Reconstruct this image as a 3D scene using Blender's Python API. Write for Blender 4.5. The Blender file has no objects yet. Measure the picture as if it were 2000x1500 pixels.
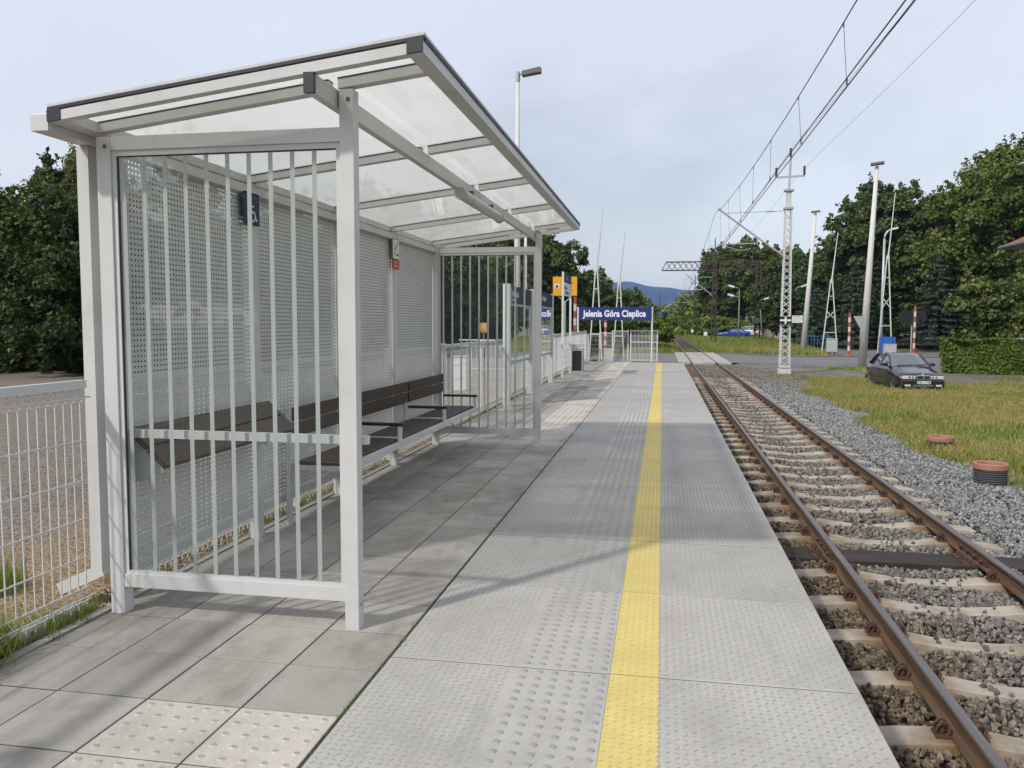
import bpy, bmesh, math, random
import numpy as np
from math import sin, cos, pi, radians as R
from mathutils import Vector, Matrix
random.seed(7); rng = np.random.default_rng(7)
S = bpy.context.scene; COL = S.collection

# ------------------------------------------------------------------ camera, sky, sun, exposure
def set_camera():
    pitch, yaw, roll, f = 0.0739618, 0.1804195, 0.0030763, 1603.18
    rt = Vector((cos(yaw), sin(yaw), 0)); fw = Vector((-sin(yaw), cos(yaw), 0)); up = Vector((0, 0, 1))
    fw2 = fw*cos(pitch)-up*sin(pitch); up2 = up*cos(pitch)+fw*sin(pitch)
    rt3 = rt*cos(roll)+up2*sin(roll); up3 = up2*cos(roll)-rt*sin(roll)
    m = Matrix((( rt3.x, up3.x, -fw2.x, 0), (rt3.y, up3.y, -fw2.y, 0), (rt3.z, up3.z, -fw2.z, 1.6), (0, 0, 0, 1)))
    cd = bpy.data.cameras.new('camera'); c = bpy.data.objects.new('camera', cd); COL.objects.link(c)
    c.matrix_world = m; cd.sensor_width = 36; cd.lens = f/2000*36; cd.clip_start = .05; cd.clip_end = 9000
    S.camera = c
set_camera()
SUN_AZ = math.atan2(-.6, -.8)          # the sun stands behind and left of the camera
SUN_EL = R(42)
W = bpy.data.worlds.new('World'); S.world = W; W.use_nodes = True
def build_world():
    nt = W.node_tree; nt.nodes.clear(); N = nt.nodes.new; L = nt.links.new
    out = N('ShaderNodeOutputWorld'); add = N('ShaderNodeAddShader')
    sky = N('ShaderNodeTexSky'); sky.sky_type = 'NISHITA'; sky.sun_disc = False; sky.sun_elevation = SUN_EL
    sky.sun_rotation = math.atan2(-.6, -.8); sky.dust_density = 2.0
    b1 = N('ShaderNodeBackground'); b1.inputs[1].default_value = .05; L(sky.outputs[0], b1.inputs[0])
    tc = N('ShaderNodeTexCoord'); mp = N('ShaderNodeMapping'); mp.inputs['Scale'].default_value = (1, 1, 1.9); mp.inputs['Location'].default_value = (.4, 1.7, .15)
    L(tc.outputs['Generated'], mp.inputs[0])
    n = N('ShaderNodeTexNoise'); n.inputs['Scale'].default_value = 1.5; n.inputs['Detail'].default_value = 7; n.inputs['Roughness'].default_value = .5; n.inputs['Distortion'].default_value = .3
    L(mp.outputs[0], n.inputs[0])
    r = N('ShaderNodeValToRGB'); L(n.outputs[0], r.inputs[0])
    e = r.color_ramp.elements; e[0].position = .38; e[0].color = (.47, .487, .52, 1); e[1].position = .66; e[1].color = (.675, .70, .775, 1)
    m = e = r.color_ramp.elements.new(.5); m.color = (.63, .645, .69, 1)
    b2 = N('ShaderNodeBackground'); b2.inputs[1].default_value = 1.0; L(r.outputs[0], b2.inputs[0])
    L(b1.outputs[0], add.inputs[0]); L(b2.outputs[0], add.inputs[1]); L(add.outputs[0], out.inputs[0])
build_world()
sd = bpy.data.lights.new('sun', 'SUN'); sd.energy = 2.9; sd.angle = R(2.6); sd.color = (1, .95, .87)
so = bpy.data.objects.new('sun', sd); COL.objects.link(so)
so.rotation_euler = Vector((-.6*cos(SUN_EL), -.8*cos(SUN_EL), sin(SUN_EL))).to_track_quat('Z', 'Y').to_euler()
S.view_settings.view_transform = 'Standard'; S.view_settings.look = 'None'; S.view_settings.exposure = 0; S.view_settings.gamma = 1
S.view_settings.use_curve_mapping = False
S.render.engine = 'CYCLES'; S.cycles.use_denoising = True; S.cycles.max_bounces = 6; S.cycles.diffuse_bounces = 2; S.cycles.glossy_bounces = 3
S.cycles.transmission_bounces = 4; S.cycles.transparent_max_bounces = 10; S.cycles.caustics_reflective = False; S.cycles.caustics_refractive = False
S.cycles.volume_bounces = 0; S.cycles.sample_clamp_indirect = 8

# ------------------------------------------------------------------ materials
class NT:
    def __init__(s, name):
        s.m = bpy.data.materials.new(name); s.m.use_nodes = True; s.t = s.m.node_tree; s.t.nodes.clear()
        s.out = s.n('ShaderNodeOutputMaterial')
    def n(s, k, **kw):
        x = s.t.nodes.new(k)
        for a, b in kw.items(): setattr(x, a, b)
        return x
    def l(s, a, b): s.t.links.new(a, b)
    def coord(s, kind='Object', sc=None):
        if kind == 'World':
            o = s.n('ShaderNodeNewGeometry').outputs['Position']
        else: o = s.n('ShaderNodeTexCoord').outputs[kind]
        if sc:
            mp = s.n('ShaderNodeMapping'); mp.inputs['Scale'].default_value = sc if isinstance(sc, tuple) else (sc,)*3
            s.l(o, mp.inputs[0]); o = mp.outputs[0]
        return o
    def noise(s, co, scale, detail=4, rough=.6):
        x = s.n('ShaderNodeTexNoise'); x.inputs['Scale'].default_value = scale; x.inputs['Detail'].default_value = detail; x.inputs['Roughness'].default_value = rough
        s.l(co, x.inputs[0]); return x.outputs[0]
    def ramp(s, fac, stops):
        r = s.n('ShaderNodeValToRGB'); s.l(fac, r.inputs[0]); e = r.color_ramp.elements
        e[0].position, e[0].color = stops[0][0], (*stops[0][1], 1); e[1].position, e[1].color = stops[-1][0], (*stops[-1][1], 1)
        for p, c in stops[1:-1]:
            q = e.new(p); q.color = (*c, 1)
        return r.outputs[0]
    def mix(s, fac, a, b, mode='MIX'):
        x = s.n('ShaderNodeMix', data_type='RGBA', blend_type=mode)
        for v, i in ((fac, 0), (a, 6), (b, 7)):
            if isinstance(v, (int, float)): x.inputs[i].default_value = v
            elif isinstance(v, tuple): x.inputs[i].default_value = (*v, 1)
            else: s.l(v, x.inputs[i])
        return x.outputs[2]
    def math(s, op, a, b=0):
        x = s.n('ShaderNodeMath', operation=op)
        for v, i in ((a, 0), (b, 1)):
            if isinstance(v, (int, float)): x.inputs[i].default_value = v
            else: s.l(v, x.inputs[i])
        return x.outputs[0]
    def bump(s, h, strength=.3, dist=.01):
        b = s.n('ShaderNodeBump'); b.inputs['Strength'].default_value = strength; b.inputs['Distance'].default_value = dist
        s.l(h, b.inputs['Height']); return b.outputs[0]
    def bsdf(s, col, rough=.6, metal=0, nrm=None, spec=.5, coat=0, **kw):
        b = s.n('ShaderNodeBsdfPrincipled')
        if isinstance(col, tuple): b.inputs['Base Color'].default_value = (*col, 1)
        else: s.l(col, b.inputs['Base Color'])
        if isinstance(rough, (int, float)): b.inputs['Roughness'].default_value = rough
        else: s.l(rough, b.inputs['Roughness'])
        b.inputs['Metallic'].default_value = metal; b.inputs['Specular IOR Level'].default_value = spec; b.inputs['Coat Weight'].default_value = coat
        if nrm is not None: s.l(nrm, b.inputs['Normal'])
        return b.outputs[0]
    def fin(s, sh): s.l(sh, s.out.inputs[0]); return s.m
def rnd(x):   # per-object random number
    return x.n('ShaderNodeObjectInfo').outputs['Random']
def hsvvar(x, col, fac, v0, v1):
    """multiply colour by a value between v0 and v1"""
    g = x.math('ADD', x.math('MULTIPLY', fac, v1-v0), v0)
    c = x.n('ShaderNodeCombineColor'); [x.l(g, c.inputs[i]) for i in range(3)]
    return x.mix(1.0, col, c.outputs[0], 'MULTIPLY')

def m_simple(name, col, rough=.5, metal=0, var=.12, sc=3, spec=.5, bump=0, coat=0):
    x = NT(name); co = x.coord('World'); n = x.noise(co, sc, 5)
    c = hsvvar(x, col, n, 1-var, 1+var)
    nr = x.bump(x.noise(co, sc*25, 2), bump, .004) if bump else None
    return x.fin(x.bsdf(c, rough, metal, nr, spec, coat))
def m_paint():   # white powder coat with faint grime
    x = NT('white_paint'); co = x.coord('World'); n = x.noise(co, 2.2, 6, .7); s = x.noise(x.coord('World', (14, 14, 1.2)), 1, 4)
    c = x.ramp(n, [(.3, (.50, .50, .485)), (.5, (.575, .578, .575)), (.8, (.60, .605, .605))])
    c = x.mix(x.math('MULTIPLY', x.ramp(s, [(.5, (0, 0, 0)), (.8, (1, 1, 1))]), .22), c, (.42, .41, .38))
    return x.fin(x.bsdf(c, .38, nrm=x.bump(x.noise(co, 220, 2), .05, .001)))
M = {}
M['white'] = m_paint()
M['tile'] = None
def m_tile(name, lo, mid, hi, world_sc=1.0, rvar=.16, rough=.85, stain=.75):
    x = NT(name); co = x.coord('World'); r = rnd(x)
    big = x.noise(co, 1.6*world_sc, 6, .65); fine = x.noise(co, 110, 3, .75); spk = x.n('ShaderNodeTexVoronoi'); spk.inputs['Scale'].default_value = 240; x.l(co, spk.inputs[0])
    c = x.ramp(big, [(.3, lo), (.5, mid), (.72, hi)])
    c = hsvvar(x, c, r, 1-rvar, 1+rvar*.6)
    c = hsvvar(x, c, fine, .80, 1.2); c = hsvvar(x, c, x.noise(co, 38, 4, .75), .84, 1.16)
    c = x.mix(x.ramp(spk.outputs[0], [(0, (.35, .35, .35)), (.16, (0, 0, 0))]), c, (lo[0]*.55, lo[1]*.55, lo[2]*.55))
    stn = x.ramp(x.noise(x.coord('World', (1.3, .8, 1)), 1.1, 7, .7), [(.48, (0, 0, 0)), (.66, (stain, stain, stain))])
    c = x.mix(stn, c, (lo[0]*.62, lo[1]*.6, lo[2]*.55))
    sm = x.ramp(x.noise(x.coord('World', (6, 1.1, 1)), 1.0, 5, .6), [(.58, (0, 0, 0)), (.72, (.35, .35, .35))])
    c = x.mix(sm, c, (lo[0]*.5, lo[1]*.5, lo[2]*.5))
    return x.fin(x.bsdf(c, rough, nrm=x.bump(fine, .25, .002), spec=.3))
M['tile'] = m_tile('grey_concrete_tile', (.29, .272, .242), (.355, .335, .30), (.40, .378, .34))
M['cream'] = m_tile('cream_tactile_concrete', (.42, .39, .34), (.50, .465, .41), (.55, .51, .46), rvar=.06)
M['slab'] = m_tile('pale_slab_concrete', (.36, .35, .325), (.405, .392, .365), (.44, .426, .398), rvar=.13, stain=.35)
def m_yellow():
    x = NT('yellow_line_paint'); co = x.coord('World'); n = x.noise(co, 5, 6, .7); w = x.noise(x.coord('World', (9, 3.5, 9)), 3, 7, .8)
    c = x.ramp(n, [(.3, (.56, .45, .15)), (.6, (.65, .525, .175)), (.8, (.67, .55, .20))]); c = hsvvar(x, c, rnd(x), .90, 1.04)
    c = x.mix(x.ramp(w, [(.56, (0, 0, 0)), (.70, (.55, .55, .55))]), c, (.36, .32, .20)); return x.fin(x.bsdf(c, .65, nrm=x.bump(w, .2, .002)))
M['yellow'] = m_yellow()
M['mortar'] = m_simple('dark_joint', (.04, .042, .03), .95, var=.4, sc=6)
M['yellow_tread'] = m_simple('worn_shaded_tread_yellow', (.47, .39, .13), .6)  # darker yellow for treads: weathering plus their shadow side put into the colour
M['stud'] = m_simple('stud_concrete', (.30, .295, .285), .55, var=.2, sc=8)  # darker than the slab: weathering and tread shadow sides painted in
M['kerb'] = m_simple('kerb_concrete', (.34, .33, .30), .9, var=.3, sc=4, bump=.3)
M['rubber'] = m_simple('black_rubber', (.018, .022, .03), .45)
M['darkmetal'] = m_simple('dark_grey_metal', (.12, .125, .12), .5)
M['galv'] = m_simple('galvanised_steel', (.42, .44, .45), .45, .3, var=.2, sc=4)
M['insul'] = m_simple('brown_insulator', (.045, .03, .025), .25)
M['wire'] = m_simple('copper_wire', (.06, .06, .065), .6, .0)
M['navy'] = m_simple('navy_panel', (.006, .017, .05), .5, var=.05, spec=.25)
M['blue_sign'] = m_simple('blue_sign_sheet', (.009, .03, .17), .35, var=.05)
M['sign_white'] = m_simple('sign_white', (.72, .73, .74), .4, var=.03)
M['red'] = m_simple('red_paint', (.45, .035, .025), .45, var=.1)
M['faded_red'] = m_simple('faded_red_paint', (.33, .075, .055), .6, var=.3, sc=6)
M['faded_white'] = m_simple('faded_white_paint', (.55, .54, .51), .6, var=.2, sc=6)
M['dark_blue_sign'] = m_simple('dark_blue_sign_sheet', (.006, .016, .075), .45, var=.1)
M['amber'] = m_simple('amber_sign_sheet', (.75, .36, .01), .4, var=.04)
M['black'] = m_simple('black_paint', (.015, .015, .016), .4)
M['pipe_grey'] = m_simple('weathered_pipe_plastic', (.075, .08, .088), .6, var=.3)
M['terracotta'] = m_simple('terracotta_plastic', (.36, .165, .115), .7, var=.2, sc=9)
M['blue_paint'] = m_simple('blue_paint', (.02, .11, .42), .45)
M['grey_box'] = m_simple('grey_box_paint', (.42, .43, .41), .5)
M['pole_conc'] = m_simple('spun_concrete', (.60, .59, .565), .8, var=.12)
M['pole_old'] = m_simple('old_concrete', (.22, .20, .165), .9, var=.25)
M['bark'] = m_simple('bark', (.06, .048, .036), .95, var=.5, sc=6, bump=.5)
M['roof_tile'] = m_simple('red_roof_tile', (.28, .105, .07), .8, var=.35, sc=7)
M['asphalt'] = None
def m_wood(name, lo, hi, rough=.45):
    x = NT(name); co = x.coord('World', (9, .9, 9)); n = x.noise(co, 6, 6, .65); r = rnd(x)
    c = x.ramp(n, [(.3, lo), (.7, hi)]); c = hsvvar(x, c, r, .75, 1.2)
    return x.fin(x.bsdf(c, rough, nrm=x.bump(n, .3, .003)))
M['wood'] = m_wood('brown_bench_wood', (.018, .010, .006), (.055, .028, .016), .5)
M['armrest'] = m_wood('dark_armrest_wood', (.012, .008, .007), (.03, .018, .013), .4)
def m_tarwood():
    x = NT('tarred_sleeper_wood'); n = x.noise(x.coord('World', (1.2, 16, 16)), 3, 7, .7)
    c = x.ramp(n, [(.35, (.014, .011, .009)), (.6, (.045, .036, .029)), (.8, (.12, .10, .085))]); return x.fin(x.bsdf(c, .85, nrm=x.bump(n, .7, .01)))
M['tarwood'] = m_tarwood()
def m_sleeper():
    x = NT('stained_sleeper_concrete'); co = x.coord('World'); n = x.noise(co, 3, 6); n2 = x.noise(co, 60, 4)
    c = x.ramp(n, [(.3, (.24, .20, .155)), (.5, (.38, .335, .275)), (.75, (.46, .42, .36))]); c = hsvvar(x, c, n2, .85, 1.12)
    # rust washed off the rails
    sx = x.n('ShaderNodeSeparateXYZ'); x.l(co, sx.inputs[0])
    d1 = x.math('ABSOLUTE', x.math('SUBTRACT', sx.outputs[0], 1.83)); d2 = x.math('ABSOLUTE', x.math('SUBTRACT', sx.outputs[0], 3.34))
    d = x.math('MINIMUM', d1, d2); w = x.ramp(x.math('ADD', d, x.math('MULTIPLY', n, .3)), [(.2, (.9, .9, .9)), (.45, (0, 0, 0))])
    c = x.mix(w, c, (.20, .105, .045)); return x.fin(x.bsdf(c, .9, nrm=x.bump(n2, .3, .004)))
M['sleeper'] = m_sleeper()
def m_rail():
    x = NT('rusty_rail'); co = x.coord('World', (8, .6, 8)); n = x.noise(co, 3, 6)
    c = x.ramp(n, [(.3, (.075, .045, .028)), (.7, (.15, .095, .06))]); return x.fin(x.bsdf(c, .75, .0, spec=.35, nrm=x.bump(x.noise(x.coord('World'), 80, 3), .2, .003)))
M['rail'] = m_rail()
def m_railtop():
    x = NT('worn_rail_head'); co = x.coord('World', (30, .5, 8)); n = x.noise(co, 2, 5)
    c = x.ramp(n, [(.3, (.16, .13, .115)), (.7, (.27, .25, .245))]); return x.fin(x.bsdf(c, .4, .75))
M['railtop'] = m_railtop()
M['rust'] = m_simple('rusty_iron', (.085, .045, .03), .85, var=.4, sc=20)
M['galv_dark'] = m_simple('rusty_lattice_steel', (.06, .042, .034), .8, var=.5, sc=3)
M['lattice_white'] = m_simple('white_lattice_paint', (.56, .565, .555), .5, var=.15, sc=2)
def m_ground(name, stops, sc=.6, fsc=40, bump=.5, dist=.02, rough=.95, mid=6):
    x = NT(name); co = x.coord('World'); n = x.noise(co, sc, 6, .65); f = x.noise(co, fsc, 4, .7); g = x.noise(co, mid, 4)
    a = x.math('ADD', x.math('MULTIPLY', n, .5), x.math('ADD', x.math('MULTIPLY', f, .25), x.math('MULTIPLY', g, .25)))
    c = x.ramp(a, stops); c = hsvvar(x, c, f, .7, 1.3); return x.fin(x.bsdf(c, rough, nrm=x.bump(f, bump, dist), spec=.2))
M['earth'] = m_ground('grassy_earth', [(.38, (.08, .085, .028)), (.5, (.15, .14, .055)), (.62, (.22, .17, .09))])
M['yard'] = None
def m_yard():
    x = NT('yard_gravel'); co = x.coord('World'); v = x.n('ShaderNodeTexVoronoi'); v.inputs['Scale'].default_value = 26; x.l(co, v.inputs[0])
    n = x.noise(co, .45, 6, .65); f = x.noise(co, 30, 4)
    c = x.ramp(v.outputs['Color'], [(.1, (.09, .086, .08)), (.5, (.165, .16, .15)), (.9, (.26, .25, .24))])
    brown = x.ramp(n, [(.47, (0, 0, 0)), (.57, (1, 1, 1))])
    sx = x.n('ShaderNodeSeparateXYZ'); x.l(co, sx.inputs[0])
    nearf = x.ramp(x.math('ADD', x.math('MULTIPLY', sx.outputs[0], -.14), x.math('MULTIPLY', n, .45)), [(.80, (.95, .95, .95)), (1.0, (.25, .25, .25))])
    c = x.mix(nearf, c, hsvvar(x, (.26, .18, .105), v.outputs['Distance'], .6, 1.6))
    c = hsvvar(x, c, f, .7, 1.25)
    return x.fin(x.bsdf(c, .95, nrm=x.bump(v.outputs['Distance'], .8, .02), spec=.2))
M['yard'] = m_yard()
def m_asphalt():
    x = NT('asphalt'); co = x.coord('World'); n = x.noise(co, .35, 6, .6); f = x.noise(co, 90, 3)
    c = x.ramp(n, [(.3, (.125, .125, .13)), (.7, (.185, .182, .18))]); c = hsvvar(x, c, f, .8, 1.2); return x.fin(x.bsdf(c, .8, nrm=x.bump(f, .3, .004)))
M['asphalt'] = m_asphalt()
def m_stone():
    x = NT('ballast_stone'); co = x.coord('World'); r = rnd(x)
    c = x.ramp(r, [(0, (.10, .105, .11)), (.35, (.17, .18, .19)), (.7, (.25, .26, .265)), (.93, (.33, .32, .30)), (1, (.42, .35, .27))])
    sx = x.n('ShaderNodeSeparateXYZ'); x.l(co, sx.inputs[0]); n = x.noise(co, 1.1, 5, .65)
    # brown brake dust and rust: thick between platform and first rail, thinner round the second
    t = x.math('ADD', sx.outputs[0], x.math('MULTIPLY', n, 1.5))
    w = x.ramp(x.math('MULTIPLY', t, .2), [(.50, (1, 1, 1)), (.66, (.5, .5, .5)), (.84, (.45, .45, .45)), (.96, (0, 0, 0))])
    # the stretch towards the crossing is brown throughout
    far = x.ramp(x.math('MULTIPLY', x.math('ADD', sx.outputs[1], x.math('MULTIPLY', n, 8)), .02), [(.68, (0, 0, 0)), (.86, (.6, .6, .6))])
    w = x.mix(1.0, w, far, 'LIGHTEN')
    b = x.ramp(r, [(0, (.06, .045, .03)), (.5, (.135, .105, .07)), (1, (.23, .18, .125))])
    c = x.mix(w, c, b); f = x.noise(co, 90, 4); c = hsvvar(x, c, f, .75, 1.3)
    return x.fin(x.bsdf(c, .85, nrm=x.bump(f, .3, .004), spec=.3))
M['stone'] = m_stone()
M['ballast_bed'] = m_ground('ballast_bed_ground', [(.35, (.04, .035, .03)), (.5, (.09, .08, .07)), (.65, (.14, .13, .115))], sc=2, fsc=60, bump=1, dist=.04)
M['far_bed'] = m_ground('brown_far_ballast', [(.35, (.06, .038, .024)), (.5, (.11, .072, .045)), (.65, (.17, .12, .08))], sc=1, fsc=9)
M['pale_gravel'] = m_ground('pale_gravel_ground', [(.36, (.10, .097, .088)), (.5, (.165, .158, .146)), (.64, (.235, .225, .205))], sc=.5, fsc=30)
def m_leaf(name, lo, hi, trans=.25, rough=.55, sc=1.2):
    x = NT(name); co = x.coord('Object'); n = x.noise(co, sc*.5, 3); f = x.noise(co, 14, 2)
    at = x.n('ShaderNodeAttribute'); at.attribute_name = 'tone'
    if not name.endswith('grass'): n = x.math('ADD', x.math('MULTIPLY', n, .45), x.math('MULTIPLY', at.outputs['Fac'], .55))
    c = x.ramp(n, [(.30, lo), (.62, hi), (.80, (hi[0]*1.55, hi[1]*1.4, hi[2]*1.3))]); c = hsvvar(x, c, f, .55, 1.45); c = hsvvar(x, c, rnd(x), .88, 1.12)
    d = x.bsdf(c, rough, spec=.35); t = x.n('ShaderNodeBsdfTranslucent'); x.l(x.mix(1.0, c, (1.1, 1.2, .5), 'MULTIPLY'), t.inputs[0])
    mx = x.n('ShaderNodeMixShader'); mx.inputs[0].default_value = trans; x.l(d, mx.inputs[1]); x.l(t.outputs[0], mx.inputs[2]); return x.fin(mx.outputs[0])
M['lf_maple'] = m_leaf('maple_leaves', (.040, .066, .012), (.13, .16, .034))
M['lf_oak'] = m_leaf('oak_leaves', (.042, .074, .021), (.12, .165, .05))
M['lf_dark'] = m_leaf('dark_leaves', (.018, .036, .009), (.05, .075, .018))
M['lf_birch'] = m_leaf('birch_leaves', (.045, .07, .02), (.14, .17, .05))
M['lf_spruce'] = m_leaf('blue_spruce_needles', (.03, .052, .04), (.08, .12, .10), .1)
M['lf_hedge'] = m_leaf('hedge_leaves', (.05, .085, .012), (.14, .19, .025))
M['lf_bush'] = m_leaf('bush_leaves', (.05, .085, .014), (.15, .20, .03))
M['grass_dry'] = m_leaf('dry_reddish_grass', (.29, .215, .10), (.46, .385, .19), .3, .8, .5)
M['grass_mid'] = m_leaf('olive_grass', (.20, .225, .055), (.35, .37, .11), .3, .8, .5)
M['grass_green'] = m_leaf('fresh_green_grass', (.10, .155, .025), (.23, .29, .06), .3, .8, .5)
M['grass_gold'] = m_leaf('golden_grass', (.36, .295, .08), (.52, .44, .14), .3, .8, .5)
def m_glass(name, tint, refl=.6, base=.03):
    x = NT(name); t = x.n('ShaderNodeBsdfTransparent'); t.inputs[0].default_value = (*tint, 1)
    g = x.n('ShaderNodeBsdfGlossy'); g.inputs['Roughness'].default_value = .015; g.inputs[0].default_value = (.95, .97, .97, 1)
    fr = x.n('ShaderNodeFresnel'); fr.inputs[0].default_value = 1.52
    f = x.math('ADD', x.math('MULTIPLY', fr.outputs[0], refl), base)
    f = x.math('MULTIPLY', f, x.math('SUBTRACT', 1.0, x.n('ShaderNodeNewGeometry').outputs['Backfacing']))
    mx = x.n('ShaderNodeMixShader'); x.l(f, mx.inputs[0]); x.l(t.outputs[0], mx.inputs[1]); x.l(g.outputs[0], mx.inputs[2])
    return x.fin(mx.outputs[0])
M['glass'] = m_glass('clear_glass', (.965, .98, .975), 1.5, .01)
M['cab_glass'] = m_glass('cabinet_glass', (.80, .84, .83), 2.0, .10)
def m_frost():
    x = NT('frosted_strip'); co = x.coord('World'); n = x.noise(co, 5, 3)
    t = x.n('ShaderNodeBsdfTranslucent'); t.inputs[0].default_value = (.70, .74, .72, 1); d = x.bsdf((.56, .60, .585), .5)
    tr = x.n('ShaderNodeBsdfTransparent'); tr.inputs[0].default_value = (.8, .85, .83, 1)
    a = x.n('ShaderNodeMixShader'); a.inputs[0].default_value = .45; x.l(d, a.inputs[1]); x.l(t.outputs[0], a.inputs[2])
    b = x.n('ShaderNodeMixShader'); b.inputs[0].default_value = .12; x.l(a.outputs[0], b.inputs[1]); x.l(tr.outputs[0], b.inputs[2]); return x.fin(b.outputs[0])
M['frost'] = m_frost()
def m_roofglass():
    x = NT('milky_roof_sheet'); co = x.coord('World'); n = x.noise(co, 1.3, 5, .6)
    tc = x.ramp(n, [(.3, (.80, .79, .76)), (.7, (.88, .87, .85))])
    t = x.n('ShaderNodeBsdfTranslucent'); x.l(tc, t.inputs[0])
    tr = x.n('ShaderNodeBsdfTransparent'); tr.inputs[0].default_value = (.88, .875, .85, 1)
    g = x.n('ShaderNodeBsdfGlossy'); g.inputs['Roughness'].default_value = .04; fr = x.n('ShaderNodeFresnel'); fr.inputs[0].default_value = 1.5
    a = x.n('ShaderNodeMixShader'); a.inputs[0].default_value = .56; x.l(t.outputs[0], a.inputs[1]); x.l(tr.outputs[0], a.inputs[2])
    b = x.n('ShaderNodeMixShader'); x.l(x.math('MULTIPLY', fr.outputs[0], x.math('SUBTRACT', 1.0, x.n('ShaderNodeNewGeometry').outputs['Backfacing'])), b.inputs[0]); x.l(a.outputs[0], b.inputs[1]); x.l(g.outputs[0], b.inputs[2]); return x.fin(b.outputs[0])
M['roofglass'] = m_roofglass()
M['car_black'] = m_simple('black_car_paint', (.016, .013, .021), .22, var=.1, coat=.8, spec=.5)
M['car_lower'] = m_simple('dusty_dark_car_trim', (.03, .03, .031), .5, var=.2)
M['car_blue'] = m_simple('blue_car_paint', (.01, .045, .36), .25, var=.05, coat=1)
M['car_white'] = m_simple('white_car_paint', (.65, .66, .66), .3, var=.05, coat=1)
M['car_glass'] = m_simple('tinted_car_glass', (.10, .12, .14), .06, var=.05, spec=1.0, coat=1)
M['chrome'] = m_simple('chrome', (.6, .6, .6), .2, .9)
M['lamp_glass'] = m_simple('headlight_glass', (.62, .63, .62), .12, var=.2, sc=40, spec=.9, coat=1)
M['indicator'] = m_simple('orange_indicator', (.45, .28, .14), .3)
M['tyre'] = m_simple('tyre_rubber', (.02, .02, .02), .8)
M['screen'] = m_simple('timetable_paper', (.45, .46, .44), .6, var=.25, sc=8)
M['hill_near'] = m_ground('near_hill_forest', [(.38, (.03, .055, .04)), (.5, (.05, .08, .05)), (.62, (.075, .105, .06))], sc=.006, fsc=.08, mid=.02, bump=0)
M['hill'] = m_ground('haze_blue_hill_forest', [(.38, (.012, .045, .10)), (.5, (.018, .056, .118)), (.62, (.024, .068, .132))], sc=.002, fsc=.03, mid=.008, bump=0)  # blue of the distance haze put into the forest colour, besides the haze volume
M['wall_render'] = m_simple('grey_render', (.34, .31, .26), .95, var=.4, sc=.8)
M['teal'] = m_simple('blue_green_fence_paint', (.02, .13, .24), .5)

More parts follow.
